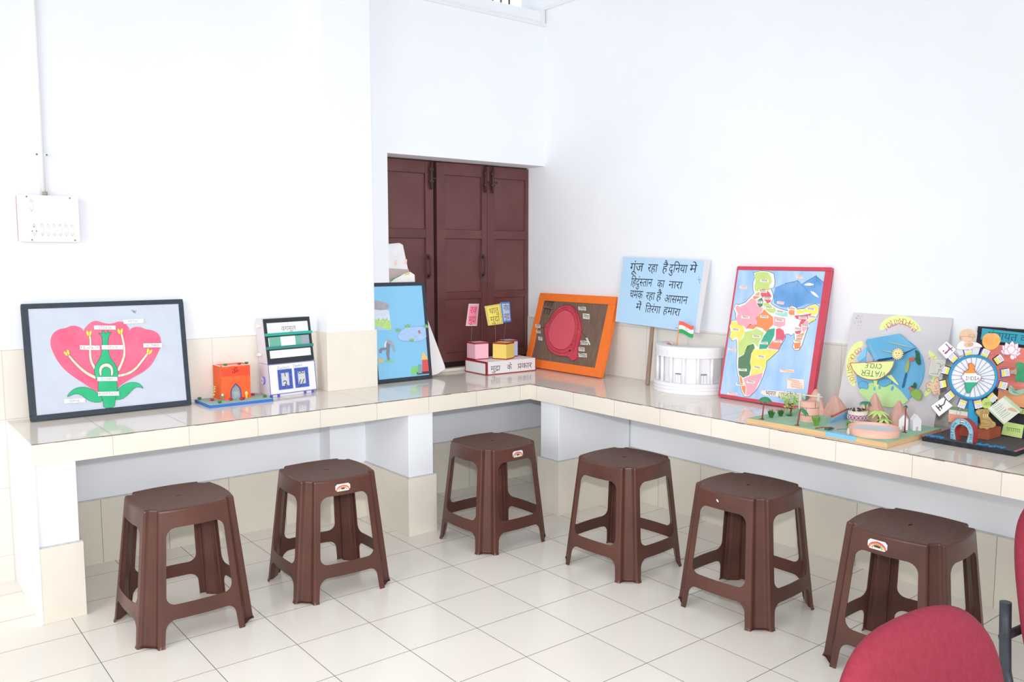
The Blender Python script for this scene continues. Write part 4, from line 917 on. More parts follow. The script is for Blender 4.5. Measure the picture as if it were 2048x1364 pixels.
b = MB(frame((0, by0-.0008, 0), (1, 0, 0), (0, 0, 1))); OMC = mat('dark_red_ink', (150, 30, 24), .6)
deva(b, 'ॐ', dx-.018, .138, .024, OMC, .0004); b.build('om_mark', bd)
def diya(x, y, z, m, name='clay_lamp'):
    b = MB(Matrix.Translation((x, y, z))); b.lathe([(0, 0), (.0055, 0), (.0085, .005), (.0092, .010), (.0078, .010), (.006, .005), (0, .004)], m, 14); b.build(name, tm)
DR, DG = mat('red_clay', (196, 52, 60), .5), mat('green_clay', (58, 130, 74), .5)
for x, y, m in ((.018, .196, DG), (.052, .118, DR), (.058, .030, DG), (.128, .072, DR), (.172, .052, DR), (.186, .066, DR), (.268, .150, DR), (.294, .060, DG)): diya(x, y, .0137, m)
for x, y, m in ((.118, by0+.004, DG), (.186, by0+.003, DR), (.226, by0+.012, DG)): diya(x, y, bz1+.002, m)
b = MB(); b.tube([(.064, .13, .0136), (.066, .132, .05), (.072, .134, .07)], .002, mat('stem_olive', (190, 176, 90), .7), 6)
for z in (.04, .055, .068, .078): b.ball((.068+.004*(z > .05), .132, z), .006, mat('tan_bloom', (214, 190, 120), .7), 6, 5, (1, .7, .8))
b.build('flower_stem', tm)
for x, cA, cB in ((.094, mat('teal_figure', (90, 150, 130), .6), mat('white_figure', (236, 232, 226), .6)), (.213, mat('yellow_figure', (250, 206, 70), .6), mat('pale_figure', (250, 240, 200), .6))):
    b = MB(frame((x, by0-.006, .0137), (1, 0, 0), (0, 0, 1))); b.poly([(-.003, 0), (.003, 0), (.004, .012), (.009, .026), (.005, .030), (.002, .022), (-.002, .022), (-.005, .030), (-.009, .026), (-.004, .012)], 0, .003, cA); b.poly(ell(0, .028, .005, .006, 10), .0005, .0035, cB); b.build('paper_figure', tm)

# --- square-root teaching cabinet
yaw_ = .13
sq = thing('square_root_cabinet', 'homemade square root cabinet with black shelved upper box and white number windows below', 'craft model', frame((1.024, .912, H+.0006), (cos(yaw_), sin(yaw_), 0), (-sin(yaw_), cos(yaw_), 0)))
WHC = mat('white_cabinet_card', (244, 244, 250), .65); LIL = mat('lilac_card', (226, 218, 226), .7); BLP = mat('blue_glitter_paint', (60, 84, 170), .45, .4, col2=(84, 108, 196), vscale=90); BLE = mat('blue_pen_edge', (120, 118, 200), .6)
W_ = .272
b = MB(); b.hexa([(0, 0, .014), (W_, 0, .014), (W_, .10, .014), (0, .10, .014)], [(0, .018, .168), (W_, .018, .168), (W_, .10, .168), (0, .10, .168)], LIL); lo = b.build('lower_box', sq)
Ml = frame((0, -.0006, .014), (1, 0, 0), (0, .018, .154)); b = MB(Ml)
b.poly([(0, 0), (W_, 0), (W_, .155), (0, .155)], 0, .002, WHC)
e = .004
for q in ([(0, 0), (W_, 0), (W_, e), (0, e)], [(0, .155-e), (W_, .155-e), (W_, .155), (0, .155)], [(0, 0), (e, 0), (e, .155), (0, .155)], [(W_-e, 0), (W_, 0), (W_, .155), (W_-e, .155)]): b.poly(q, .002, .0026, BLE)
stroke_text(b, 'Perfect', .085, .134, .014, mat('grey_pencil', (140, 136, 140), .7), .0028, .0012, .02, sx=1.1); stroke_text(b, 'Square', .168, .138, .013, mat('grey_pencil', (140, 136, 140), .7), .0028, .0012, .02, sx=1.1); fpn = b.build('front_panel', lo)
for x0, nums in ((.050, (('1', '2'))), (.146, (('8', '4')))):
    x1 = x0+.080; b = MB(Ml)
    for q in ([(x0, .022), (x1, .022), (x1, .040), (x0, .040)], [(x0, .106), (x1, .106), (x1, .124), (x0, .124)], [(x0, .040), (x0+.017, .040), (x0+.017, .106), (x0, .106)], [(x1-.017, .040), (x1, .040), (x1, .106), (x1-.017, .106)]): b.poly(q, .0021, .006, BLP)
    b.poly([(x0+.017, .040), (x1-.017, .040), (x1-.017, .106), (x0+.017, .106)], .0021, .0026, mat('grey_roll_paper', (214, 216, 222), .7))
    cx = (x0+x1)/2
    if nums[0] == '1':
        b.ribbon([(cx, .104), (cx+.002, .088)], .004, .0030, INK); b.ribbon(smoothpts([(cx-.012, .060), (cx-.004, .066), (cx+.006, .062), (cx+.004, .050), (cx-.006, .042), (cx+.01, .044)], 1, False), .004, .0030, INK)
    else:
        for d in (-.009, .009): b.ribbon(ell(cx+d, .100, .008, .006, 12), .003, .0030, INK)
        for d in (-.012, .006): b.ribbon([(cx+d-.004, .042), (cx+d+.006, .062)], .004, .0030, INK)
    b.build('number_window', fpn)
for x in (.012, .052, .206, .252):
    b = MB(); b.box((x-.005, .003, 0), (x+.005, .016, .0145), mat('blue_leg', (104, 104, 196), .5)); b.build('leg', sq)
b = MB(); b.box((.012, .012, .0), (W_-.01, .095, .0142), WHC); b.build('inner_tray', sq)
b = MB(frame((-.0004, 0, 0), (0, -1, 0), (0, 0, 1))); b.poly(ell(-.055, .085, .016, .020, 24), 0, .012, mat('lilac_knob', (226, 224, 244), .6), BLE); b.poly(ell(-.055, .085, .003, .003, 10), .012, .013, mat('screw_dark', (120, 112, 116))); b.build('turning_knob', lo)
# upper box
y0u = .020
b = MB(); b.hexa([(.002, y0u, .170), (W_-.002, y0u, .170), (W_-.002, .10, .170), (.002, .10, .170)], [(-.004, .056, .395), (W_-.008, .056, .395), (W_-.008, .115, .395), (-.004, .115, .395)], LIL); up_ = b.build('upper_box', sq)
Mu = frame((.002, y0u-.0006, .170), (1, 0, -.0), (-.006, .036, .225)); HU = .228; WU = W_-.004
BKP = mat('black_card_front', (50, 58, 62), .55, .3); TEAL = mat('teal_shelf', (52, 176, 158), .5)
b = MB(Mu)
for q in ([(0, 0), (WU, 0), (WU, .026), (0, .026)], [(0, HU-.022), (WU, HU-.022), (WU, HU), (0, HU)], [(0, .026), (.016, .026), (.016, HU-.022), (0, HU-.022)], [(WU-.014, .026), (WU, .026), (WU, HU-.022), (WU-.014, HU-.022)], [(.016, .066), (WU-.014, .066), (WU-.014, .084), (.016, .084)], [(.016, .134), (WU-.014, .134), (WU-.014, .152), (.016, .152)]): b.poly(q, 0, .004, BKP)
b.build('black_front', up_)
for z0, z1 in ((.026, .066), (.152, HU-.022)):
    b = MB(Mu); b.poly([(.016, z0), (WU-.014, z0), (WU-.014, z1), (.016, z1)], .0002, .0024, PAPERW)
    if z0 > .1: deva(b, 'वगमूल', WU*.36, z0+.010, .022, mat('thin_grey_pen', (136, 132, 136), .7), .0028, width=.085); b.ribbon([(WU*.50, z1-.004), (WU*.52, z1-.010)], .0016, .0028, mat('thin_grey_pen', (136, 132, 136), .7))
    b.build('paper_panel', up_)
b = MB(Mu); b.poly([(.016, .084), (WU-.014, .084), (WU-.014, .134), (.016, .134)], .0002, .0010, mat('grey_inside', (168, 176, 190), .7)); GC = mat('sea_green_paper', (118, 186, 166), .6)
b.poly([(.020, .084), (.086, .084), (.086, .134), (.020, .134)], .001, .0020, GC); b.poly([(.172, .084), (.206, .084), (.206, .134), (.172, .134)], .001, .0020, GC); b.poly([(.087, .084), (.171, .084), (.171, .134), (.087, .134)], .001, .0022, PAPERW); b.poly([(.016, .084), (.021, .084), (.021, .130), (.016, .130)], .001, .0024, PAPERW); b.build('sliding_papers', up_)
for z0 in (.072, .140):
    b = MB(Mu); b.box((0, z0, .004), (WU+.003, z0+.014, .010), TEAL if z0 > .1 else mat('teal_shelf_dark', (60, 140, 134), .5)); b.build('shelf_strip', up_)
for z in (.215, .360):
    b = MB(); yy = .075; b.tube([(0.002, yy, z), (-.022, yy, z)], .009, mat('cream_roller', (240, 232, 222), .6), 14); b.build('roller_end', up_)

# ------------------------------------------------------------------ water cycle board
WW, WH = .4366, .4706
wc = board('water_cycle_board', 'pale grey board with an upside-down blue water cycle disc, leaning behind the village model', 'display board', 2.8303, -1.1007, -1.5727, .2583, WW, WH, .007)
b = MB(); b.box((0, 0, -.007), (WW, WH, 0), mat('grey_thermocol', (216, 212, 216), .75, .15, var=.025, vscale=10)); pnl = b.build('panel', wc, bevel=.0008)
G7 = quadmap([(285, 147), (1400, 212), (1171, 1449), (45, 1284)], [(0, WH), (WW, WH), (WW, 0), (0, 0)])
b = MB(); DIRT = mat('grey_dirt', (176, 168, 164), .9, .1, var=.2, vscale=60)
rd = random.Random(8)
for i in range(26):
    x, y = 290+abs(rd.gauss(0, 60)), 175+abs(rd.gauss(0, 90)); b.poly(LW(ell(x, y, rd.uniform(2, 8), rd.uniform(2, 7), 7), G7), .0001, .0003, DIRT)
b.build('dirt_specks', pnl)
k7 = .000375
cx0, cy0 = G7((688, 795)); RD = .148
WBL = mat('water_blue', (116, 188, 228), .6, .3, col2=(104, 176, 218), vscale=9); WBL2 = mat('water_blue_light', (140, 206, 240), .6); WBD = mat('water_blue_deep', (66, 132, 176), .6)
b = MB(); b.poly(ell(cx0, cy0, RD, RD*1.02, 56), .0003, .008, WBL, WBL2); dsk = b.build('blue_disc', wc)
LIM = mat('lime_green_paper', (196, 234, 164), .65, .2, var=.03, vscale=12); LIM2 = mat('pale_lime_paper', (236, 250, 168), .65); RDI = mat('red_marker', (222, 88, 78), .6); GRE = mat('dark_green_card', (48, 104, 78), .7)
b = MB(); b.poly(LW([(330, 1022), (400, 960), (480, 925), (560, 940), (650, 930), (740, 948), (815, 1010), (905, 1122), (850, 1162), (780, 1190), (700, 1200), (600, 1188), (500, 1160), (420, 1112), (360, 1060)], G7), .0082, .0092, LIM); b.build('grass_piece', wc)
# folded raised flap
def W3(x, y, z): u, v = G7((x, y)); return (u, v, z)
b = MB(); A, B_, C_, D_ = W3(470, 455, .030), W3(820, 388, .016), W3(1002, 542, .014), W3(762, 652, .034)
E_, F_ = W3(545, 690, .022), W3(428, 480, .012)
b.add([A, B_, C_, D_, W3(600, 676, .034)], [(4, 3, 2, 1, 0)], WBL); b.add([A, W3(600, 676, .034), E_, F_], [(0, 3, 2, 1)], WBL2)
b.add([W3(600, 676, .034), D_, W3(762, 660, .0083), W3(560, 694, .0083)], [(0, 1, 2, 3)], WBD); b.add([A, F_, W3(428, 480, .0083), W3(470, 455, .0083), ], [(0, 1, 2, 3)], WBL2); b.add([C_, D_, W3(762, 660, .0083), W3(1002, 545, .0083)], [(0, 1, 2, 3)], WBD); b.add([B_, C_, W3(1002, 545, .0083), W3(820, 388, .0083)], [(0, 1, 2, 3)], WBD); b.add([A, B_, W3(820, 388, .0083), W3(470, 455, .0083)], [(0, 1, 2, 3)], WBL2)
b.build('folded_flap', wc)
b = MB(); b.poly(LW([(330, 650), (430, 530), (440, 545), (425, 640), (350, 690)], G7), .0082, .010, WBL2); b.poly(LW([(440, 580), (455, 575), (520, 660), (500, 690), (430, 705)], G7), .0100, .0106, mat('lilac_grey_paper', (186, 188, 204), .7)); b.build('side_fold', wc)
b = MB(); b.tube([W3(725, 490, .036), W3(980, 545, .022)], .0022, mat('pale_straw', (206, 202, 186), .6), 6); b.build('straw', wc)
b = MB(); b.tube([W3(640, 580, .036), W3(770, 602, .034)], .0022, mat('pale_straw', (206, 202, 186), .6), 6); b.build('straw', wc)
b = MB(); c = Vector(G7((825, 620))); pts = []
for i in range(36):
    r = .0275 if i % 2 else .0205; pts.append((c.x+r*cos(2*pi*i/36), c.y+r*sin(2*pi*i/36)))
SUNE = mat('sun_tan_edge', (196, 156, 100), .7); b.poly(pts, .036, .038, mat('sun_cream', (250, 236, 178), .65), SUNE); b.ribbon(pts+[pts[0]], .0014, .0384, SUNE); b.ribbon(ell(c.x, c.y, .0185, .0185, 24)+[(c.x+.0185, c.y)], .0010, .0384, SUNE)
for dx in (-.007, .006): b.poly(ell(c.x+dx, c.y+.003, .0018, .0024, 8), .0382, .0388, INK)
b.ribbon([(c.x-.006, c.y-.006), (c.x, c.y-.009), (c.x+.006, c.y-.005)], .0012, .0386, RDI); b.build('paper_sun', wc)
def cut(pts, z, m, name, it=1, par=None, th=.0016, edge=None):
    b = MB(); p = LW(smoothpts(pts, it), G7); b.poly(p, z, z+th, m)
    if edge: b.ribbon(p+[p[0]], .0012, z+th+.0002, edge)
    return b.build(name, par or wc)
OLV = mat('olive_paper', (176, 184, 110), .7); BRK = mat('clay_red_paper', (206, 112, 88), .7); TRK2 = mat('dusty_pink_trunk', (176, 136, 124), .7); TEALD = mat('deep_blue_paper', (44, 110, 152), .7)
cut([(905, 672), (932, 676), (922, 760), (900, 818), (876, 812), (880, 740)], .012, OLV, 'paper_leaf'); cut([(876, 815), (900, 818), (880, 900), (860, 980), (832, 985), (846, 930), (860, 880)], .010, TEALD, 'paper_stream')
cut([(915, 658), (985, 640), (992, 680), (930, 695)], .013, BRK, 'paper_pot'); cut([(985, 560), (1035, 580), (1045, 650), (1055, 720), (1020, 730), (990, 680), (1000, 620)], .0105, GRE, 'paper_tree'); cut([(1010, 660), (1048, 668), (1055, 725), (1020, 735)], .013, GRE, 'paper_leaf')
cut([(905, 985), (935, 960), (985, 985), (960, 1035), (920, 1015)], .011, TRK2, 'paper_trunk', 0); cut([(935, 965), (965, 955), (975, 930), (990, 920), (1005, 950), (1000, 985), (960, 985)], .013, GRE, 'paper_leaf', 0)
cut([(945, 1020), (1010, 990), (1055, 1020), (1068, 1070), (1050, 1110), (1020, 1130), (985, 1100), (950, 1080), (930, 1050)], .013, mat('olive_green_bush', (150, 190, 96), .7), 'paper_bush', 2, edge=mat('bush_edge', (110, 140, 80), .7))
cut([(660, 852), (720, 838), (805, 950), (790, 952)], .012, LIM2, 'paper_ray', 0); cut([(340, 910), (440, 915), (455, 980), (430, 1000), (380, 985), (340, 990)], .0105, WBL, 'paper_cloud', 1, edge=TEALD); cut([(570, 905), (640, 880), (720, 890), (725, 930), (690, 945), (650, 970), (600, 965), (570, 940)], .0115, WBL, 'paper_cloud', 1, edge=TEALD)
cut([(515, 900), (560, 905), (550, 950), (570, 955), (555, 1005), (545, 965), (525, 960)], .0125, LIM2, 'paper_lightning', 0)
for x, y in ((520, 1000), (580, 985), (720, 1000), (730, 985)): cut([(x, y-35), (x+12, y), (x, y+20), (x-12, y)], .0098, WBL, 'paper_drop', 1)
# half-round title card
hd = [(283, 722), (783, 697), (772, 752), (735, 812), (680, 862), (620, 892), (560, 905), (490, 902), (420, 884), (360, 850), (312, 795)]
b = MB(); p = LW(hd, G7); b.poly(p, .036, .038, LIM2); b.ribbon(p+[p[0]], .0030, .0384, RDI)
c1_, c2_ = G7((545, 838)), G7((548, 752)); GI2 = mat('grey_marker', (84, 90, 90), .6)
stroke_text(b, 'WATER', c1_[0], c1_[1], .0235, GI2, .0388, .0026, pi+.02, sx=1.1); stroke_text(b, 'CYCLE', c2_[0], c2_[1], .0205, GI2, .0388, .0024, pi+.02, sx=.95); b.build('title_card', wc)
b = MB(); b.box((cx0-.01, cy0-.004, .0083), (cx0+.004, cy0+.004, .0362), WBD); b.build('card_stub', wc)
# word strips
def wstrip(pts, word, ccx, ccy, r, a0, a1, h, it=1):
    b = MB(); b.poly(LW(smoothpts(pts, it), G7), .0003, .0012, LIM2)
    n = len(word)
    for i, ch in enumerate(word):
        t = radians(a0+(a1-a0)*(i+.5)/n); c = G7((ccx+r*cos(t), ccy-r*sin(t))); c2 = G7((ccx+(r+10)*cos(t), ccy-(r+10)*sin(t)))
        d = Vector(c2)-Vector(c); rot = math.atan2(d.y, d.x)+pi/2
        stroke_text(b, ch, c[0], c[1], h, RDI, .0015, .0022, rot)
    b.build('word_strip', wc)
wstrip([(568, 345), (600, 260), (680, 200), (770, 178), (860, 182), (950, 215), (1020, 280), (1058, 358), (990, 352), (940, 310), (880, 275), (810, 262), (740, 268), (690, 290), (640, 335)], 'EVAPORATION', 812, 462, 215, 33, 140, .0255)
wstrip([(378, 455), (395, 500), (330, 560), (290, 650), (272, 740), (275, 850), (295, 965), (240, 955), (200, 870), (182, 760), (190, 650), (230, 550), (300, 480)], 'CONDENSATION', 480, 775, 255, 118, 217, .0215)
wstrip([(1118, 560), (1165, 572), (1240, 650), (1260, 760), (1240, 880), (1180, 1000), (1090, 1085), (1068, 1045), (1140, 950), (1180, 840), (1180, 740), (1150, 660)], 'NOI', 900, 800, 312, 34, -8, .03)
b = MB(); p = LW([(372, 1172), (420, 1195), (480, 1215), (560, 1235), (560, 1290), (460, 1280), (375, 1230)], G7); b.poly(p, .0003, .0012, LIM2); q = G7((440, 1232)); stroke_text(b, 'CO', q[0], q[1], .022, RDI, .0015, .0022, -.1+pi); b.build('word_strip', wc)

# ------------------------------------------------------------------ village model
VX0, VX1, VY0, VY1, VT = 2.374, 2.802, -1.582, -.995+.035, .020
vm = thing('village_model', 'green miniature village landscape with well, pond, palms and clay hills on a wooden base', 'craft model', Matrix.Translation((VX0, VY0, H+.0006)))
TV = Matrix.Translation((-VX0, -VY0, -H-.0006))      # world coordinates -> model
HZ = H+.0006+VT
b = MB(TV); b.box((VX0, VY0, H+.0006), (VX1, VY1, HZ-.001), mat('pale_wood_base', (222, 186, 138), .6, .25, var=.06, vscale=10, streak=(1, 1, 8))); vb_ = b.build('wooden_base', vm)
b = MB(TV); b.box((VX0+.001, VY0+.001, HZ-.001), (VX1-.001, VY1-.001, HZ+.0005), mat('green_felt_ground', (172, 206, 176), .9, .1, col2=(158, 194, 164), vscale=20, bump=.4, bscale=120)); b.build('ground', vm)
RIV = mat('river_blue', (128, 198, 230), .4, .4, var=.04, vscale=14); FILM = mat('grey_film', (168, 186, 180), .25, .5, var=.05, vscale=16)
b = MB(TV); b.poly([(VX0+.0005, -1.335), (VX0+.0005, -1.455), (2.45, -1.43), (2.56, -1.34), (2.69, -1.245), (2.72, -1.20), (2.66, -1.20), (2.54, -1.24), (2.45, -1.29)], HZ+.0006, HZ+.0012, FILM)
b.poly([(VX0-.0006, -1.335), (VX0-.0006, -1.455), (2.40, -1.452), (2.405, -1.332)], HZ+.0007, HZ+.0016, RIV); b.box((VX0-.0012, -1.458, H+.006), (VX0-.0002, -1.330, HZ+.0014), RIV); b.build('river', vm)
CLAY = mat('clay_hill', (222, 178, 164), .85, .15, col2=(208, 162, 148), vscale=14, bump=.5, bscale=50)
def hill(x, y, r, h, seed, jag=.1, ap=(0, 0), name='clay_hill'):
    rd = random.Random(seed); n = 11; prof = [(1.0, 0), (.84, .16), (.60, .45), (.34, .76), (.12, .95)]
    off = [rd.uniform(1-jag, 1+jag) for _ in range(n)]; rows = []
    for pr_, pz in prof: rows.append([(x+ap[0]*pz+r*pr_*off[j]*cos(2*pi*j/n), y+ap[1]*pz+r*pr_*off[j]*sin(2*pi*j/n), HZ+h*pz*(1+.04*sin(j*2.1))) for j in range(n)])
    b = MB(TV); b.grid(rows, CLAY, True, False); top = (x+ap[0], y+ap[1], HZ+h); b.add(rows[-1]+[top], [(j, (j+1) % n, n) for j in range(n)], CLAY); b.add(rows[0], [tuple(range(n))[::-1]], CLAY); b.build(name, vm)
hill(2.738, -1.160, .066, .086, 3, .08, (-.005, .005)); hill(2.705, -1.078, .052, .108, 5, .08); hill(2.764, -1.326, .052, .116, 7, .06, (-.004, .006)); hill(2.758, -1.432, .052, .098, 9, .06, (0, .006))
# well
wx, wy, wr, wh = 2.527, -1.160, .0385, .086
WLL = mat('pink_brick_card', (234, 190, 174), .8, .15, col2=(222, 174, 158), vscale=16); BLN = mat('black_brick_line', (70, 56, 54), .7)
b = MB(TV); c_ = (wx, wy, HZ); b.lathe([(wr, 0), (wr, wh), (wr-.004, wh), (wr-.004, .03), (0, .03)], WLL, 28, c_)
for z in (.028, .060): b.lathe([(wr+.0004, z-.0008), (wr+.0004, z+.0008)], BLN, 28, c_)
for k in range(9):
    z0, z1 = ((0, .028), (.028, .060), (.060, wh))[k % 3]; a = radians(140+k*40+(k % 3)*14)
    q = [(wx+(wr+.0005)*cos(a+d), wy+(wr+.0005)*sin(a+d), HZ+z) for d, z in ((-.02, z0), (.02, z0), (.02, z1), (-.02, z1))]; b.add(q, [(0, 1, 2, 3)], BLN)
wl = b.build('well', vm)
PST = mat('grey_ice_stick', (206, 204, 196), .7); WDS = mat('pale_stick', (228, 214, 192), .7)
for dx, dy in ((-.022, .030), (.018, -.030)):
    b = MB(TV); b.box((wx+dx-.003, wy+dy-.006, HZ+.05), (wx+dx+.003, wy+dy+.006, HZ+.118), PST); b.build('well_post', wl)
b = MB(TV); b.tube([(wx-.030, wy+.044, HZ+.112), (wx+.024, wy-.044, HZ+.104)], .003, WDS, 8); b.build('crossbar', wl)
b = MB(TV); b.poly([(wx-.006, wy+.016), (wx+.004, wy+.014), (wx+.02, wy+.02)], HZ+.085, HZ+.112, mat('dark_green_scrap', (92, 140, 112), .7)); b.build('well_cover', wl)
# palms, trees, shrubs
RTR = mat('red_brown_wire', (150, 66, 58), .6); PGR = mat('palm_green', (66, 138, 96), .6, var=.1, vscale=40); LGR = mat('lime_foliage', (196, 228, 134), .6, var=.1, vscale=50); DGR = mat('grass_green_plastic', (66, 120, 58), .5, var=.2, vscale=60); MGR = mat('mid_green_plastic', (112, 168, 74), .5, var=.15, vscale=60); TGR = mat('teal_green_plastic', (64, 128, 104), .5, var=.15, vscale=60)
def frond(b, p, d, L, droop, w, m, n=6):
    d = Vector(d).normalized(); q = Vector((-d.y, d.x, 0)); vs = []
    for i in range(n+1):
        t = i/n; c = Vector(p)+d*L*t+Vector((0, 0, L*(.25*t-droop*t*t))); ww = w*sin(pi*min(.98, .12+t*.85)); vs += [c-q*ww-Vector((0, 0, ww*.5)), c+Vector((0, 0, 0)), c+q*ww-Vector((0, 0, ww*.5))]
    fs = []
    for i in range(n):
        for j in (0, 1): f_ = (3*i+j, 3*i+3+j, 3*i+4+j, 3*i+1+j); fs += [f_]
    b.add(vs, fs, m)
def palm(x, y, h, lean, R_, m, nfr, droop, w, name='palm_tree', a0=0.0, a1=2*pi, tm_=None):
    top = (x+lean[0], y+lean[1], HZ+h); b = MB(TV)
    b.tube([(x, y, HZ), (x+lean[0]*.3, y+lean[1]*.3, HZ+h*.45), top], [.0032, .0026, .0022], tm_ or RTR, 8)
    for k in range(3): b.tube([(x, y, HZ+.004), (x+.012*cos(k*2.1), y+.012*sin(k*2.1), HZ+.001)], .0018, RTR, 6)
    tr_ = b.build(name, vm)
    b = MB(TV)
    for k in range(nfr): a = a0+(a1-a0)*k/nfr; frond(b, top, (cos(a), sin(a), 0), R_, droop, w, m)
    b.build('fronds', tr_)
palm(2.397, -1.020, .098, (.002, -.010), .032, PGR, 9, 1.0, .009)
palm(2.399, -1.188, .074, (.004, -.010), .034, PGR, 4, 1.1, .010, 'palm_tree', -1.9, -.2)
palm(2.700, -1.372, .052, (0, 0), .050, LGR, 10, .75, .008, 'lime_palm'); palm(2.690, -1.400, .026, (.0, 0), .040, LGR, 6, .8, .008, 'lime_palm')
palm(2.607, -1.530, .108, (.004, .002), .010, mat('dark_palm_tuft', (60, 100, 70), .6), 5, 1.4, .004, 'palm_tree')
palm(2.735, -1.295, .078, (0, 0), .030, PGR, 7, .7, .008, 'palm_tree')
def branchy(x, y, h, R_, m, seed):
    rd = random.Random(seed); b = MB(TV); tips = []
    b.tube([(x, y, HZ), (x+.004, y, HZ+h*.25), (x-.003, y+.003, HZ+h*.5)], [.004, .0035, .003], RTR, 8)
    for k in range(6):
        a = k*1.05; e = (x+R_*.55*cos(a), y+R_*.55*sin(a), HZ+h*(.55+.3*rd.random())); b.tube([(x, y, HZ+h*(.25+.05*k)), e], [.0026, .0018], RTR, 6); tips.append(e)
    o = b.build('branching_tree', vm); b = MB(TV)
    for i in range(210):
        t = rd.choice(tips); c = Vector(t)+Vector((rd.gauss(0, R_*.34), rd.gauss(0, R_*.34), rd.gauss(.004, h*.17))); s_ = rd.uniform(.005, .0095); u = Vector((rd.uniform(-1, 1), rd.uniform(-1, 1), rd.uniform(-.5, .5))).normalized(); v = u.cross(Vector((rd.uniform(-1, 1), rd.uniform(-1, 1), 1))).normalized()
        q = [c-u*s_, c-v*s_*.6, c+u*s_, c+v*s_*.6]; b.add(q, [(0, 1, 2, 3)], m)
    b.build('foliage', o)
branchy(2.612, -1.016, .088, .044, LGR, 4)
def tuft(x, y, h, r, m, seed, n=46, lay=(0, 0), name='grass_tuft'):
    rd = random.Random(seed); b = MB(TV)
    for i in range(n):
        a = rd.uniform(0, 2*pi); rr = r*sqrt(rd.random()); hh = h*rd.uniform(.5, 1.0); p0 = Vector((x+rr*.35*cos(a), y+rr*.35*sin(a), HZ)); p1 = Vector((x+rr*cos(a)+lay[0]*hh, y+rr*sin(a)+lay[1]*hh, HZ+hh*(1-.6*(abs(lay[0])+abs(lay[1])))))
        q = Vector((-sin(a), cos(a), 0))*.0014; mid = p0.lerp(p1, .55)+Vector((0, 0, hh*.1)); b.add([p0-q, p0+q, mid+q*1.3, p1, mid-q*1.3], [(0, 1, 2, 3, 4)], m)
    b.build(name, vm)
tuft(2.462, -1.020, .040, .020, DGR, 1, 60); tuft(2.522, -1.026, .036, .019, DGR, 2, 60); tuft(2.556, -1.045, .012, .022, PGR, 3, 30)
tuft(2.459, -1.236, .048, .021, MGR, 5, 80); tuft(2.412, -1.310, .030, .020, TGR, 6, 80, (.5, -.5), 'fallen_brush'); tuft(2.516, -1.350, .036, .024, MGR, 7, 60); tuft(2.64, -1.36, .02, .02, PGR, 8, 40)
b = MB(TV); b.tube([(2.395, -1.272, HZ+.003), (2.408, -1.300, HZ+.010), (2.412, -1.325, HZ+.012)], .0022, RTR, 6); b.build('brush_stem', vm)
b = MB(TV); b.tube([(2.43, -1.345, HZ+.006), (2.46, -1.38, HZ+.010), (2.50, -1.40, HZ+.008)], .0014, TGR, 6); b.build('green_wire', vm)
# channel with a red rail
b = MB(TV); CHB = mat('channel_blue', (122, 176, 212), .5, var=.05, vscale=20)
b.hexa([(2.545, -1.246, HZ+.001), (2.705, -1.236, HZ+.001), (2.705, -1.229, HZ+.001), (2.545, -1.239, HZ+.001)], [(2.545, -1.246, HZ+.010), (2.705, -1.236, HZ+.034), (2.705, -1.229, HZ+.034), (2.545, -1.239, HZ+.010)], CHB); ch_ = b.build('channel', vm)
b = MB(TV); b.tube([(2.60, -1.222, HZ+.020), (2.705, -1.230, HZ+.040)], .0030, mat('red_rail', (196, 74, 66), .5), 8); b.ball((2.598, -1.222, HZ+.021), .0055, mat('red_rail', (196, 74, 66), .5), 8, 6); b.build('rail', ch_)
# patterned drum with dark beads
dx_, dy_, dr, dh = 2.683, -1.290, .0395, .046
b = MB(TV); c_ = (dx_, dy_, HZ); b.lathe([(dr*.92, 0), (dr, .004), (dr, dh), (dr-.003, dh), (dr-.003, dh-.004), (0, dh-.004)], mat('cream_pot', (232, 222, 208), .7), 28, c_)
b.lathe([(dr+.0005, .008), (dr+.0005, .030)], mat('plum_band', (170, 104, 132), .7), 28, c_); WHP = mat('white_loop_paint', (248, 244, 246), .6)
for k in range(16):
    a0 = 2*pi*k/16
    for s in (1, -1):
        pts = [(dx_+(dr+.0011)*cos(a0+j/6*2*pi/16), dy_+(dr+.0011)*sin(a0+j/6*2*pi/16), HZ+.019+s*.008*sin(pi*j/6)) for j in range(7)]
        b.tube(pts, .0009, WHP, 5, False)
dr_o = b.build('patterned_pot', vm)
b = MB(TV); rd = random.Random(2)
for i in range(34):
    a = rd.uniform(0, 2*pi); r = dr*sqrt(rd.random())*.95; b.ball((dx_+r*cos(a), dy_+r*sin(a), HZ+dh+.002), rd.uniform(.0025, .0045), mat('black_bead', (52, 44, 58), .4) if i % 4 else mat('brown_bead', (150, 110, 96), .5), 7, 5)
b.build('beads', dr_o)['kind'] = 'stuff'
# pond
px_, py_, pr2, ph = 2.484, -1.468, .0930, .031
PNK = mat('salmon_paper_wall', (244, 196, 178), .75, .15, col2=(236, 176, 156), vscale=9, streak=(1, 1, 5))
b = MB(TV); c_ = (px_, py_, HZ); b.lathe([(pr2, 0), (pr2, ph), (pr2-.004, ph), (pr2-.004, .018)], PNK, 44, c_); pd_ = b.build('pond_wall', vm)
b = MB(TV); b.poly(ell(px_, py_, pr2-.0042, pr2-.0042, 40), HZ+.015, HZ+.0215, mat('pond_water', (190, 224, 248), .3, .5, col2=(228, 214, 214), vscale=9)); b.build('water', pd_)
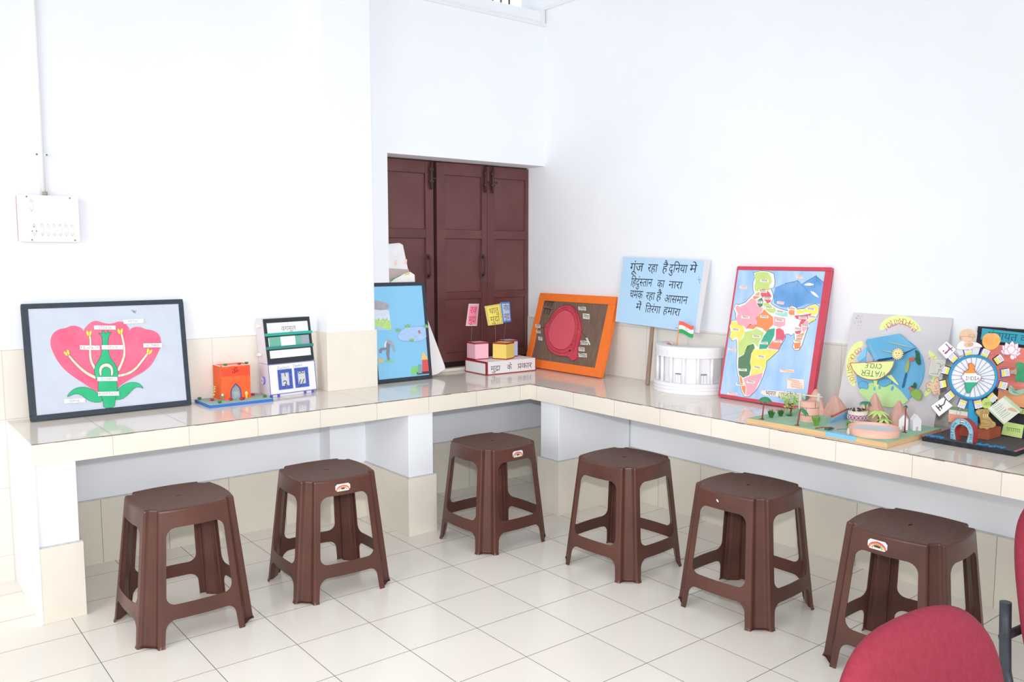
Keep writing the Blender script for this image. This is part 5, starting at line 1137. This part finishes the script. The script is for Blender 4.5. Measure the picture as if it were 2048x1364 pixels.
# white houses
WHS = mat('white_house_paper', (236, 236, 240), .7)
def house(x, y, rot, w, d, h, name='paper_house'):
    Mx = TV @ Matrix.Translation((x, y, HZ)) @ Matrix.Rotation(rot, 4, 'Z') @ frame((0, d/2, 0), (1, 0, 0), (0, 0, 1)); b = MB(Mx)
    b.poly([(-w/2, 0), (w/2, 0), (w/2, h*.66), (0, h), (-w/2, h*.66)], 0, d, WHS); o = b.build(name, vm)
    b = MB(Mx); b.poly([(-w*.12, .001), (w*.12, .001), (w*.12, h*.26), (-w*.12, h*.26)], d+.0003, d+.001, mat('pinkish_door', (206, 178, 178), .7)); b.build('door', o)
house(2.668, -1.494, -1.15, .034, .034, .060); house(2.690, -1.531, -.75, .032, .034, .064)
b = MB(TV); b.lathe([(.0, 0), (.005, .001), (.007, .010), (.004, .024), (0, .030)], mat('shell_grey', (210, 198, 184), .6), 10, (2.386, -1.418, HZ+.001), .5, 1); b.build('shell', vm)

# ------------------------------------------------------------------ national symbols wheel
NX0, NX1, NY0, NY1, NT = 2.606, 2.852, -1.935, -1.598, .017
NZ = H+.0006+NT
ns = thing('national_symbols_model', 'spoked blue wheel ringed with paper national symbols on a black base with small arch', 'craft model', Matrix.Translation((NX0, NY0, H+.0006)))
TN = Matrix.Translation((-NX0, -NY0, -H-.0006))
BLKB = mat('black_foam_edge', (54, 58, 66), .7, .2, col2=(40, 42, 48), vscale=40, bump=.5, bscale=60); FELT = mat('dark_grey_sandpaper', (98, 96, 96), .95, .1, var=.06, vscale=90, bump=.6, bscale=200)
b = MB(TN); b.box((NX0, NY0, H+.0006), (NX1, NY1, NZ), BLKB); nb = b.build('base', ns, bevel=.002)
b = MB(TN); b.box((NX0+.004, NY0+.004, NZ), (NX1-.004, NY1-.004, NZ+.0012), FELT); b.build('base_top', nb)
PKT = mat('pink_tape', (206, 112, 138), .6)
b = MB(TN); b.box((NX0+.002, NY1-.008, NZ), (NX1, NY1-.001, NZ+.002), PKT); b.build('pink_border', nb)
b = MB(TN); b.box((NX0+.002, NY0+.001, NZ), (NX1, NY0+.009, NZ+.002), PKT); b.build('pink_border', nb)
CRY = mat('blue_gravel', (46, 140, 190), .5, .4, var=.15, vscale=80)
rd = random.Random(6)
for y0, y1 in ((-1.672, -1.612), (-1.888, -1.796)):
    b = MB(TN)
    for i in range(90):
        s_ = rd.uniform(.0022, .0045); c = (NX0+.014+rd.gauss(0, .004), rd.uniform(y0, y1), NZ+.002+rd.uniform(0, .004)); R_ = Matrix.Translation(c) @ Matrix.Rotation(rd.uniform(0, 3), 4, 'Z') @ Matrix.Rotation(rd.uniform(0, 3), 4, 'X')
        m0 = b.M; b.M = m0 @ R_; b.cbox((0, 0, 0), (s_*2, s_, s_), CRY); b.M = m0
    b.build('blue_gravel_strip', nb)['kind'] = 'stuff'
# arch with lettering
Ma = TN @ frame((2.630, -1.735, NZ+.001), Vector((-.30, -1, 0)), Vector((0, 0, 1)))
AR, AI, AS = .0490, .0320, .036
outer = [(-AR*.98, 0)]+[(AR*cos(pi-pi*i/24), AS+.002+AR*.98*sin(pi*i/24)) for i in range(25)]+[(AR*.98, 0)]
inner = [(AI*.72, 0)]+[(AI*.98*cos(pi*i/24), AS*.92+AI*.98*sin(pi*i/24)) for i in range(25)]+[(-AI*.72, 0)]
b = MB(Ma); ARR = mat('arch_dark_red', (166, 62, 62), .6); b.poly(outer+inner, -.026, 0, mat('arch_light_blue', (150, 208, 226), .6), ARR)
LIL2 = mat('arch_lilac_edge', (150, 140, 176), .6); b.ribbon(outer, .0030, .0004, LIL2); b.ribbon(inner, .0018, .0004, LIL2); ao = b.build('arch', ns)
b = MB(Ma); WL = mat('white_letter', (250, 252, 252), .6); DKT = mat('teal_letter', (44, 110, 122), .6)
for i, ch in enumerate('NATIONAL'):
    t = i/7; 
    if t < .45: x, y, r = -AR*.80-.001, .005+t*.075, pi/2-.05
    else:
        a = pi-(t-.36)*1.35; x, y, r = .0405*cos(a), AS+.0405*sin(a), a-pi/2
    stroke_text(b, ch, x, y, .0095, DKT, .0008, .0016, r)
for i, ch in enumerate('SYMBOLS'):
    t = i/6
    if t < .5: a = 1.15-t*1.7; x, y, r = .0405*cos(a), AS+.0405*sin(a), a-pi/2
    else: x, y, r = AR*.80+.001, AS-.004-(t-.5)*.058, -pi/2+.05
    stroke_text(b, ch, x, y, .0095, DKT, .0008, .0016, r)
b.build('arch_lettering', ao)
b = MB(Ma)
for z, m in ((0, mat('flag_green', (44, 168, 92))), (.0035, PAPERW), (.007, mat('saffron', (240, 104, 84)))): b.poly([(-.008, AS+.034+z), (.007, AS+.034+z), (.007, AS+.0375+z), (-.008, AS+.0375+z)], .0006, .0012, m)
b.ribbon([(-.008, AS+.030), (-.008, AS+.046)], .0012, .0012, INK); b.build('tiny_flag', ao)
# plinth and post
BRKM = mat('terracotta_block', (186, 100, 76), .8, .2, col2=(170, 88, 66), vscale=14)
b = MB(TN); b.box((2.725, -1.792, NZ+.0012), (2.838, -1.668, NZ+.040), BRKM); b.build('plinth', ns, bevel=.002)
POSTB = mat('blue_post_paint', (64, 166, 210), .55, .3, var=.03, vscale=20)
# wheel plane faces the room
WCN = Vector((2.700, -1.736, .967)); toc = -VF.copy(); toc.z *= .3; toc.normalize()
Mw = TN @ frame(WCN, Vector((0, 0, 1)).cross(toc), z=toc)
K = .0003886
def w8(x, y): return ((x-567)*K, (560-y)*K)
def L8(pts): return [w8(*p) for p in pts]
b = MB(Mw); b.poly(L8([(545, 740), (600, 740), (602, 900), (640, 905), (640, 1070), (548, 1060)]), -.050, -.008, POSTB); b.build('post', ns)
WHR = (238*K, 219*K)
RIM = mat('wheel_rim_blue', (52, 146, 196), .5, .35); WFACE = mat('wheel_white', (244, 244, 248), .6); SPK = mat('spoke_blue_grey', (96, 132, 176), .5)
b = MB(Mw); b.poly(ell(0, 0, WHR[0]-.003, WHR[1]-.003, 60), -.010, -.002, WFACE, RIM); wh_ = b.build('wheel_disc', ns)
b = MB(Mw); pts = ell(0, 0, WHR[0]-.004, WHR[1]-.004, 60); b.tube([p+(.0,) for p in pts]+[pts[0]+(0,)], .0058, RIM, 10, False)
pts = ell(0, 0, WHR[0]-.007, WHR[1]-.007, 60); b.tube([p+(.0035,) for p in pts]+[pts[0]+(.0035,)], .0012, mat('rim_light_blue', (150, 204, 232), .5), 6, False); b.build('rim', wh_)
for i in range(24):
    a = 2*pi*i/24+.13; b = MB(Mw); b.tube([(.010*cos(a), .010*sin(a), .001), ((WHR[0]-.008)*cos(a), (WHR[1]-.008)*sin(a), .001)], .00075, SPK, 6); b.build('spoke', wh_)
b = MB(Mw)
im = [(512, 425), (535, 418), (560, 432), (572, 452), (560, 470), (580, 500), (600, 530), (635, 540), (640, 560), (628, 590), (605, 600), (598, 625), (560, 655), (545, 690), (525, 716), (508, 712), (495, 680), (485, 620), (478, 595), (450, 568), (448, 545), (472, 525), (470, 505), (500, 490), (520, 470), (512, 448)]
def clipy(pts, lo, hi):
    def clip(ps, yv, keep):
        o = []
        for i in range(len(ps)):
            a, c = ps[i], ps[(i+1) % len(ps)]; ia, ic = keep(a[1]), keep(c[1])
            if ia: o.append(a)
            if ia != ic: t = (yv-a[1])/(c[1]-a[1]); o.append((a[0]+(c[0]-a[0])*t, yv))
        return o
    return clip(clip(pts, lo, lambda y: y >= lo), hi, lambda y: y <= hi)
for lo_, hi_, m in ((400, 518, mat('map_saffron', (252, 150, 70), .6)), (518, 606, mat('map_white', (250, 250, 252), .6)), (606, 730, mat('map_green', (58, 180, 140), .6))):
    q = clipy(im, lo_, hi_); b.poly(L8(q), .0022, .0045, m)
q = L8(im); b.ribbon(q+[q[0]], .0014, .0048, mat('map_ink', (84, 70, 84), .6)); q = L8([(640, 560), (668, 572), (660, 600), (640, 590)]); b.ribbon(q+[q[0]], .001, .0047, mat('map_ink', (84, 70, 84), .6))
c = w8(556, 568); stroke_text(b, 'INDIA', c[0], c[1], .0125, mat('grey_blue_ink', (96, 98, 124), .6), .0050, .0018, -.03, sx=1.25); b.build('map_emblem', wh_)
# tabs and labels round the rim
TBP, TBB = mat('violet_tab', (96, 88, 190), .55), mat('black_tab', (52, 50, 54), .6)
LBY = mat('label_yellow', (236, 226, 110), .6)
def tabx(x, y, ang, dark=False, w=70, h=78):
    """label plate with its coloured tab; ang = outward direction in the picture"""
    c = Vector(w8(x, y)); o = Vector((cos(ang), sin(ang))); s_ = Vector((-o.y, o.x)); W, Hh = w*K/2, h*K/2
    def R(a0, a1, d0, d1): return [tuple(c+s_*a+o*d) for a, d in ((a0, d0), (a1, d0), (a1, d1), (a0, d1))]
    b = MB(Mw); b.poly(R(-W*1.25, W*1.25, -Hh*1.25, Hh*.6), -.006, -.0035, TBB if dark else TBP); t_ = b.build('tab', ns)
    b = MB(Mw); b.poly(R(-W, W, -Hh, Hh), -.0034, -.0026, PAPERW); b.poly(R(-W, W, -Hh*.95, -Hh*.2), -.0026, -.0022, LBY)
    for k in range(3): b.ribbon([tuple(c+s_*(-W*.75)+o*(Hh*(.05+.3*k))), tuple(c+s_*(W*.75)+o*(Hh*(.05+.3*k)))], .0013, -.0021, mat('tiny_print', (150, 146, 150), .6))
    b.build('name_label', t_)
    b = MB(Mw); b.tube([(c.x+o.x*Hh*.8, c.y+o.y*Hh*.8, -.005), (c.x+o.x*Hh*1.9, c.y+o.y*Hh*1.9, -.0075)], .0022, mat('grey_card_arm', (172, 168, 168), .7), 6); b.build('arm', t_)
for x, y, a, dk in ((512, 305, 1.79, 0), (680, 325, 1.15, 0), (815, 385, .62, 1), (885, 515, .14, 0), (865, 640, -.26, 0), (768, 760, -.78, 1), (630, 825, -1.33, 0), (475, 822, -1.92, 0), (348, 740, -2.45, 0), (270, 628, -2.90, 1), (295, 490, 2.88, 1), (365, 368, 2.37, 0)): tabx(x, y, a, dk)
def card(name, pts, z, m, edge=None, it=0, lw=.0012, th=.0016):
    b = MB(Mw); p = L8(smoothpts(pts, it) if it else pts); b.poly(p, z, z+th, m)
    if edge: b.ribbon(p+[p[0]], lw, z+th+.0002, edge)
    return b
EDG = mat('card_dark_edge', (92, 84, 92), .6); PURI = mat('purple_marker', (150, 70, 130), .6); BRI = mat('brown_marker', (88, 76, 80), .6); CWH = mat('card_white', (246, 243, 242), .6)
b = card('x', [(292, 200), (390, 288), (298, 380), (205, 283)], .0, CWH, EDG)
for st in ([(285, 232), (322, 268), (310, 300), (290, 330), (278, 322)], [(352, 268), (310, 300), (282, 318)], [(322, 268), (352, 300)]): b.ribbon(L8(smoothpts(st, 1, False)), .0034, .0020, PURI)
b.poly(L8(ell(266, 302, 8, 8, 10)), .0017, .0022, mat('red_dot', (220, 50, 60), .6)); b.build('letter_card', ns)
b = card('x', [(160, 842), (280, 752), (378, 838), (246, 944)], .0, CWH, EDG)
for st in ([(212, 838), (255, 885)], [(240, 828), (262, 850)], [(236, 858), (262, 838), (268, 866)], [(262, 838), (290, 826), (302, 776)]): b.ribbon(L8(smoothpts(st, 1, False)), .0046, .0020, BRI)
b.build('letter_card', ns)
# portrait cut-out: bald elderly man with glasses and white shawl, hand to chin
SKN, SKD, ROB = mat('printed_skin', (232, 196, 168), .7, var=.05, vscale=60), mat('printed_skin_shade', (206, 166, 138), .7), mat('printed_white_cloth', (240, 238, 236), .7)
b = card('x', [(388, 285), (396, 240), (420, 210), (450, 200), (560, 212), (600, 222), (640, 250), (640, 268), (560, 262), (545, 285), (470, 290)], .0, ROB, mat('cloth_line', (180, 176, 176), .7), 1)
p = L8(smoothpts([(413, 150), (425, 110), (460, 88), (505, 84), (545, 98), (562, 125), (572, 160), (570, 185), (555, 210), (530, 222), (500, 216), (470, 215), (440, 200), (418, 190), (415, 170)], 2)); b.poly(p, .0017, .0028, SKN)
b.poly(L8(smoothpts([(414, 160), (425, 150), (436, 170), (436, 195), (420, 192)], 2)), .0028, .0032, SKD); LNB = mat('portrait_line', (150, 110, 92), .7)
for st in ([(430, 158), (480, 160), (500, 158)], [(502, 162), (520, 154), (535, 162), (520, 172), (502, 162)], [(545, 162), (560, 154), (568, 164), (555, 172), (545, 162)], [(538, 168), (550, 190), (538, 196)], [(505, 206), (530, 202), (552, 206)], [(500, 146), (530, 142)], [(546, 142), (562, 144)]): b.ribbon(L8(st), .0010, .0034, LNB)
b.poly(L8(smoothpts([(470, 218), (500, 222), (540, 220), (556, 226), (552, 250), (520, 262), (480, 265), (462, 245)], 2)), .0028, .0034, SKN)
for k in range(3): b.ribbon(L8([(500, 230+k*10), (550, 228+k*10)]), .0009, .0036, LNB)
b.poly(L8(smoothpts([(508, 202), (530, 198), (556, 203), (535, 208)], 1)), .0034, .0037, mat('grey_moustache', (214, 206, 200), .7)); b.build('portrait_cutout', ns)
b = card('x', [(640, 200), (645, 165), (670, 138), (710, 125), (725, 140), (745, 125), (790, 140), (818, 180), (815, 220), (790, 260), (755, 285), (715, 292), (680, 280), (652, 250), (640, 220)], .0, mat('mango_print', (250, 206, 110), .5, .4, col2=(246, 168, 100), vscale=16), None, 2)
b.poly(L8(smoothpts([(716, 130), (724, 122), (732, 130), (726, 140)], 1)), .0016, .002, mat('leaf_green', (132, 190, 130), .7)); b.build('mango_cutout', ns)
LOT, LOTE = mat('lotus_white', (252, 244, 248), .6), mat('lotus_pink_line', (214, 110, 160), .6)
b = MB(Mw); cxl, cyl = 915, 335; k_ = 0
for a, ln, wd in ((2.75, 100, 24), (.1, 105, 24), (2.3, 120, 28), (.55, 120, 28), (1.95, 128, 30), (1.0, 130, 30), (1.45, 132, 32), (-.5, 70, 22), (-.95, 60, 22), (2.5, 80, 30), (.55, 80, 30), (1.5, 92, 40)):
    k_ += 1; pts = []
    for i in range(13):
        t = i/12; pts.append((ln*t, wd*sin(pi*t**1.2)))
    pts = pts+[(x, -y) for x, y in pts[::-1]]; p = [w8(cxl+x*cos(a)-y*sin(a), cyl-(x*sin(a)+y*cos(a))) for x, y in pts[:-1]]
    z = .0004*k_; b.poly(p, z, z+.0006, LOT); b.ribbon(p+[p[0]], .0013, z+.0007, LOTE)
b.build('lotus_cutout', ns)
b = card('x', [(985, 600), (972, 560), (990, 520), (1000, 480), (972, 440), (985, 410), (1020, 408), (1062, 425), (1110, 440), (1140, 500), (1120, 570), (1070, 610), (1030, 612), (1005, 590), (990, 612)], .0, mat('tree_print_green', (58, 150, 104), .6, col2=(80, 172, 120), vscale=30), None, 1); b.poly(L8([(925, 490), (960, 486), (985, 470), (990, 540), (960, 522), (930, 528)]), -.001, .0004, mat('trunk_print', (176, 166, 158), .7)); b.build('tree_cutout', ns)
b = card('x', [(912, 690), (918, 650), (935, 628), (950, 650), (972, 668), (985, 690), (1040, 670), (1100, 660), (1110, 690), (1060, 720), (1010, 740), (970, 736), (925, 715)], .0, mat('river_print', (152, 190, 164), .6, col2=(182, 206, 184), vscale=40), mat('river_line', (100, 140, 120), .6), 1)
for k in range(4): b.ribbon(L8([(925+k*14, 655+k*6), (945+k*14, 690+k*6), (980+k*12, 715+k*2)]), .001, .002, mat('river_line', (100, 140, 120), .6))
b.build('river_cutout', ns)
b = card('x', [(715, 872), (884, 738), (1060, 878), (880, 1024)], .0, mat('certificate_paper', (238, 242, 228), .6), None)
b.poly(L8([(860, 756), (884, 738), (1060, 878), (1036, 898)]), .0017, .0022, mat('certificate_green', (180, 216, 170), .6, col2=(214, 226, 196), vscale=20)); b.poly(L8([(890, 1016), (880, 1024), (715, 872), (724, 865), (756, 890)]), .0017, .0022, mat('certificate_green2', (196, 218, 176), .6)); b.poly(L8(smoothpts([(900, 870), (950, 850), (1000, 880), (1010, 900), (960, 895)], 1)), .0022, .0026, mat('certificate_tan', (226, 190, 160), .6))
for k in range(9):
    a = (786+k*13, 852+k*14-(k % 2)*4); b.ribbon(L8([(a[0]-26, a[1]-2), (a[0]+32+(k % 3)*9, a[1]-56+(k % 2)*8)]), .0012, .0020, mat('certificate_text', (128, 132, 120), .6))
b.build('certificate_card', ns)
b = card('x', ell(708, 815, 48, 52, 24), -.0025, mat('lime_round_label', (198, 226, 124), .6)); q = w8(680, 838); deva(b, 'आत', q[0], q[1], .0135, mat('olive_green_ink', (120, 156, 80), .6), -.0006); b.build('round_label', ns)
TANE, TANL = mat('emblem_tan', (212, 178, 120), .65, col2=(190, 154, 98), vscale=30, bump=.3), mat('emblem_line', (150, 116, 70), .65)
b = card('x', [(596, 905), (600, 880), (640, 868), (700, 866), (722, 880), (726, 905), (716, 935), (742, 960), (760, 985), (790, 1000), (796, 1030), (770, 1052), (740, 1050), (712, 1072), (680, 1055), (640, 1062), (632, 1040), (650, 1015), (644, 985), (640, 955), (620, 930)], .004, TANE, TANL, 1, .0012, .004)
for st in ([(640, 885), (650, 910), (640, 935)], [(660, 880), (664, 930), (660, 955)], [(690, 882), (690, 930), (700, 955)], [(705, 895), (700, 915)], [(650, 965), (700, 970), (735, 985)], [(665, 1000), (690, 1020), (720, 1010)], [(660, 1040), (690, 1040), (730, 1035)], [(740, 1000), (760, 1020)]): b.ribbon(L8(smoothpts(st, 1, False)), .0014, .0084, TANL)
for x in (668, 690, 708): b.poly(L8([(x-5, 918), (x+5, 918), (x+4, 952), (x-4, 952)]), .0081, .0086, mat('emblem_pale', (236, 214, 170), .6))
b.build('emblem_cutout', ns)
b = card('x', [(360, 850), (545, 875), (540, 965), (355, 960)], -.012, mat('flag_card_white', (226, 220, 214), .7)); b.poly(L8([(360, 846), (546, 872), (545, 905), (360, 878)]), -.0104, -.0098, mat('flag_card_green', (120, 146, 112), .7)); b.poly(L8([(358, 918), (542, 945), (540, 1000), (354, 1000)]), -.0104, -.0098, mat('flag_card_orange', (220, 156, 130), .7))
q = L8(ell(450, 912, 22, 22, 24)); b.ribbon(q+[q[0]], .0012, -.0094, mat('chakra_grey', (170, 164, 164), .7)); b.build('flag_card', ns)
b = card('x', [(118, 612), (150, 600), (180, 620), (190, 580), (215, 548), (232, 580), (240, 640), (246, 690), (252, 740), (220, 720), (190, 738), (165, 700), (150, 665), (120, 668), (104, 640)], .0, mat('tiger_print', (226, 196, 168), .65, col2=(206, 170, 142), vscale=30), mat('tiger_line', (120, 92, 76), .6), 1, .0013)
for st in ([(190, 640), (210, 660)], [(195, 670), (225, 668)], [(190, 700), (230, 695)], [(205, 600), (225, 605)], [(130, 625), (150, 640)], [(205, 715), (240, 712)], [(108, 668), (125, 700), (150, 690)]): b.ribbon(L8(st), .0014, .002, mat('tiger_line', (120, 92, 76), .6))
b.build('tiger_cutout', ns)
b = card('x', [(128, 530), (150, 380), (296, 385), (290, 440), (262, 470), (240, 545), (200, 552)], -.002, mat('banknote_print', (206, 208, 196), .6, col2=(190, 190, 186), vscale=40), mat('banknote_line', (160, 158, 150), .6), 0, .0010)
b.poly(L8([(158, 385), (200, 384), (186, 450), (160, 460)]), -.0003, .0002, mat('banknote_pinkish', (208, 190, 186), .6))
for st in ([(210, 420), (250, 430), (240, 470), (262, 440), (285, 430)], [(225, 490), (245, 480), (260, 500)], [(150, 520), (190, 525), (230, 530)], [(215, 520), (235, 500), (225, 480)]): b.ribbon(L8(smoothpts(st, 1, False)), .0016, .0003, mat('banknote_ink', (130, 122, 118), .6))
b.build('banknote_cutout', ns)
for q in ([(392, 292), (455, 278), (470, 335), (430, 350)], [(548, 262), (635, 250), (612, 335), (556, 342)]):
    b = card('x', q, -.0045, mat('pale_grey_card', (222, 224, 232), .7)); b.build('spare_tab', ns)

# ------------------------------------------------------------------ black council board at the right edge
cb = board('council_board', 'black board with teal lettered strip and salmon papers behind the spoked wheel model', 'display board', 2.866, -1.640, -pi/2, .195, .52, .435, .008)
b = MB(); b.box((0, 0, -.008), (.52, .435, 0), mat('black_board_card', (50, 50, 54), .7, .2, var=.1, vscale=20)); b.box((0, .41, 0), (.105, .436, .004), mat('black_board_card', (50, 50, 54), .7, .2)); b.build('board', cb, bevel=.001)
Mc = lambda X, Y: ((X-683)*.000415+.002, .432-(Y-80)*.000425)
def Lc(pts): return [Mc(*p) for p in pts]
b = MB(); b.poly(Lc([(722, 88), (1500, 128), (1500, 240), (722, 195)]), .0044, .0056, mat('teal_banner', (66, 172, 192), .6, .25, var=.03, vscale=15)); q = Mc(778, 178); deva(b, 'पंचायत का रुप', q[0], q[1], .026, mat('dark_teal_ink', (34, 96, 116), .6), .006, -.04); b.build('title_strip', cb)
SAL = mat('salmon_paper', (255, 146, 132), .65, .25, var=.02, vscale=15); SLN = mat('salmon_line', (238, 116, 106), .65)
b = MB(); b.poly(Lc([(770, 225), (1420, 262), (1420, 640), (800, 620), (770, 430)]), .0004, .0012, SAL)
for k in range(6): b.ribbon(Lc([(800, 330+k*52), (1400, 352+k*52)]), .001, .0014, SLN)
b.build('salmon_sheet', cb)
b = MB(); b.poly(Lc([(940, 640), (1420, 662), (1420, 800), (945, 770)]), .0014, .0022, mat('orange_sheet_paper', (255, 176, 126), .65)); b.build('orange_sheet', cb)
LMN = mat('lime_note', (214, 240, 150), .65)
for q in ([(960, 785), (1420, 805), (1420, 850), (965, 832)], [(1030, 930), (1200, 938), (1196, 1060), (1018, 1052)]):
    b = MB(); b.poly(Lc(q), .0014, .0022, LMN); c = Mc((q[0][0]+q[1][0])/2, (q[0][1]+q[2][1])/2); scribble(b, c[0], c[1], .05, .014, mat('olive_green_ink', (120, 156, 80), .6), .0024, int(q[0][0])); b.build('lime_note', cb)
b = MB(); b.poly(Lc([(775, 985), (835, 1000), (832, 1092), (772, 1078)]), .0006, .0014, mat('lilac_label', (226, 222, 236), .65)); b.build('lilac_label', cb)

# ------------------------------------------------------------------ red chairs in the foreground
MAR = mat('maroon_fabric', (150, 48, 66), .8, .3, col2=(142, 42, 60), vscale=90, bump=.3, bscale=350)
MARD = mat('maroon_piping', (120, 34, 50), .8); CHB_ = mat('black_chair_steel', (56, 60, 68), .45, .4, var=.15, vscale=60); PLB = mat('black_plastic_shell', (40, 40, 44), .5)
def cushion(b, W, Hh, T, bow, m, n=3.2, N=56, roll=.0):
    """padded rounded slab in the local x/z plane, facing -y"""
    def ring(s, y, sx=1.0):
        o = []
        for i in range(N):
            t = 2*pi*i/N; c, s2 = cos(t), sin(t); x = W/2*s*math.copysign(abs(c)**(2/n), c); z = Hh/2*s*math.copysign(abs(s2)**(2/n), s2)
            o.append((x, y+bow*(x/(W/2))**2, z+Hh/2))
        return o
    rows = [ring(.02, -T*.62), ring(.45, -T*.60), ring(.75, -T*.52), ring(.90, -T*.38), ring(.97, -T*.18), ring(1.0, 0), ring(.985, T*.16), ring(.94, T*.28), ring(.8, T*.36), ring(.4, T*.40), ring(.02, T*.40)]
    b.grid(rows[::-1], m, True); b.add(rows[0], [tuple(range(N))], m); b.add(rows[-1], [tuple(range(N))[::-1]], m)
def chair(label, x, y, rot, ztop, lean, W=.46, Hh=.42):
    M = Matrix.Translation((x, y, 0)) @ Matrix.Rotation(rot, 4, 'Z'); t = thing('padded_chair', label, 'chair', M, 'red padded chairs')
    zb = ztop-Hh*cos(lean); Mb = Matrix.Translation((0, 0, zb)) @ Matrix.Rotation(-lean, 4, 'X')
    b = MB(Mb); cushion(b, W, Hh, .058, .028*-1, MAR, 3.0); b.build('backrest', t)
    b = MB(Matrix.Translation((0, -.02, .452)) @ Matrix.Rotation(radians(90), 4, 'X') @ Matrix.Translation((0, 0, .02))); cushion(b, .46, .44, .06, 0, MAR, 3.6); st_ = b.build('seat', t)
    for s in (-1, 1):
        b = MB(); b.tube([(s*.20, -.42, .012), (s*.205, -.40, .40), (s*.21, -.36, .43), (s*.215, .0, .435), (s*.212, .035, .45), (s*.210, .045, .48), (s*.210, .050, .560), (s*.209, .054, .640)], .0125, CHB_, 12); b.tube([(s*.215, .03, .435), (s*.215, .05, .40), (s*.21, .10, .012)], .0125, CHB_, 12); b.build('side_frame', t)
        for yy in (-.42, .10):
            b = MB(); b.lathe([(.0, .0005), (.016, .0005), (.016, .022), (.0, .024)], PLB, 12, (s*.20 if yy < 0 else s*.21, yy, 0)); b.build('foot_cap', t)
    b = MB(); b.tube([(-.205, -.18, .425), (.205, -.18, .425)], .011, CHB_, 10); b.tube([(-.212, .06, .30), (.212, .06, .30)], .009, CHB_, 10); b.tube([(-.222, .050, .56), (.222, .050, .56)], .010, CHB_, 10); b.build('cross_tube', t)
    return t
chair('red padded chair with its rounded back towards the camera in the bottom right foreground', .630, -2.580, radians(-2), .860, .16, .48)
chair('red padded chair at the right edge, only its back edge and black tube showing', 1.598, -2.455, radians(-6), .862, .16)
bpy.context.view_layer.update()
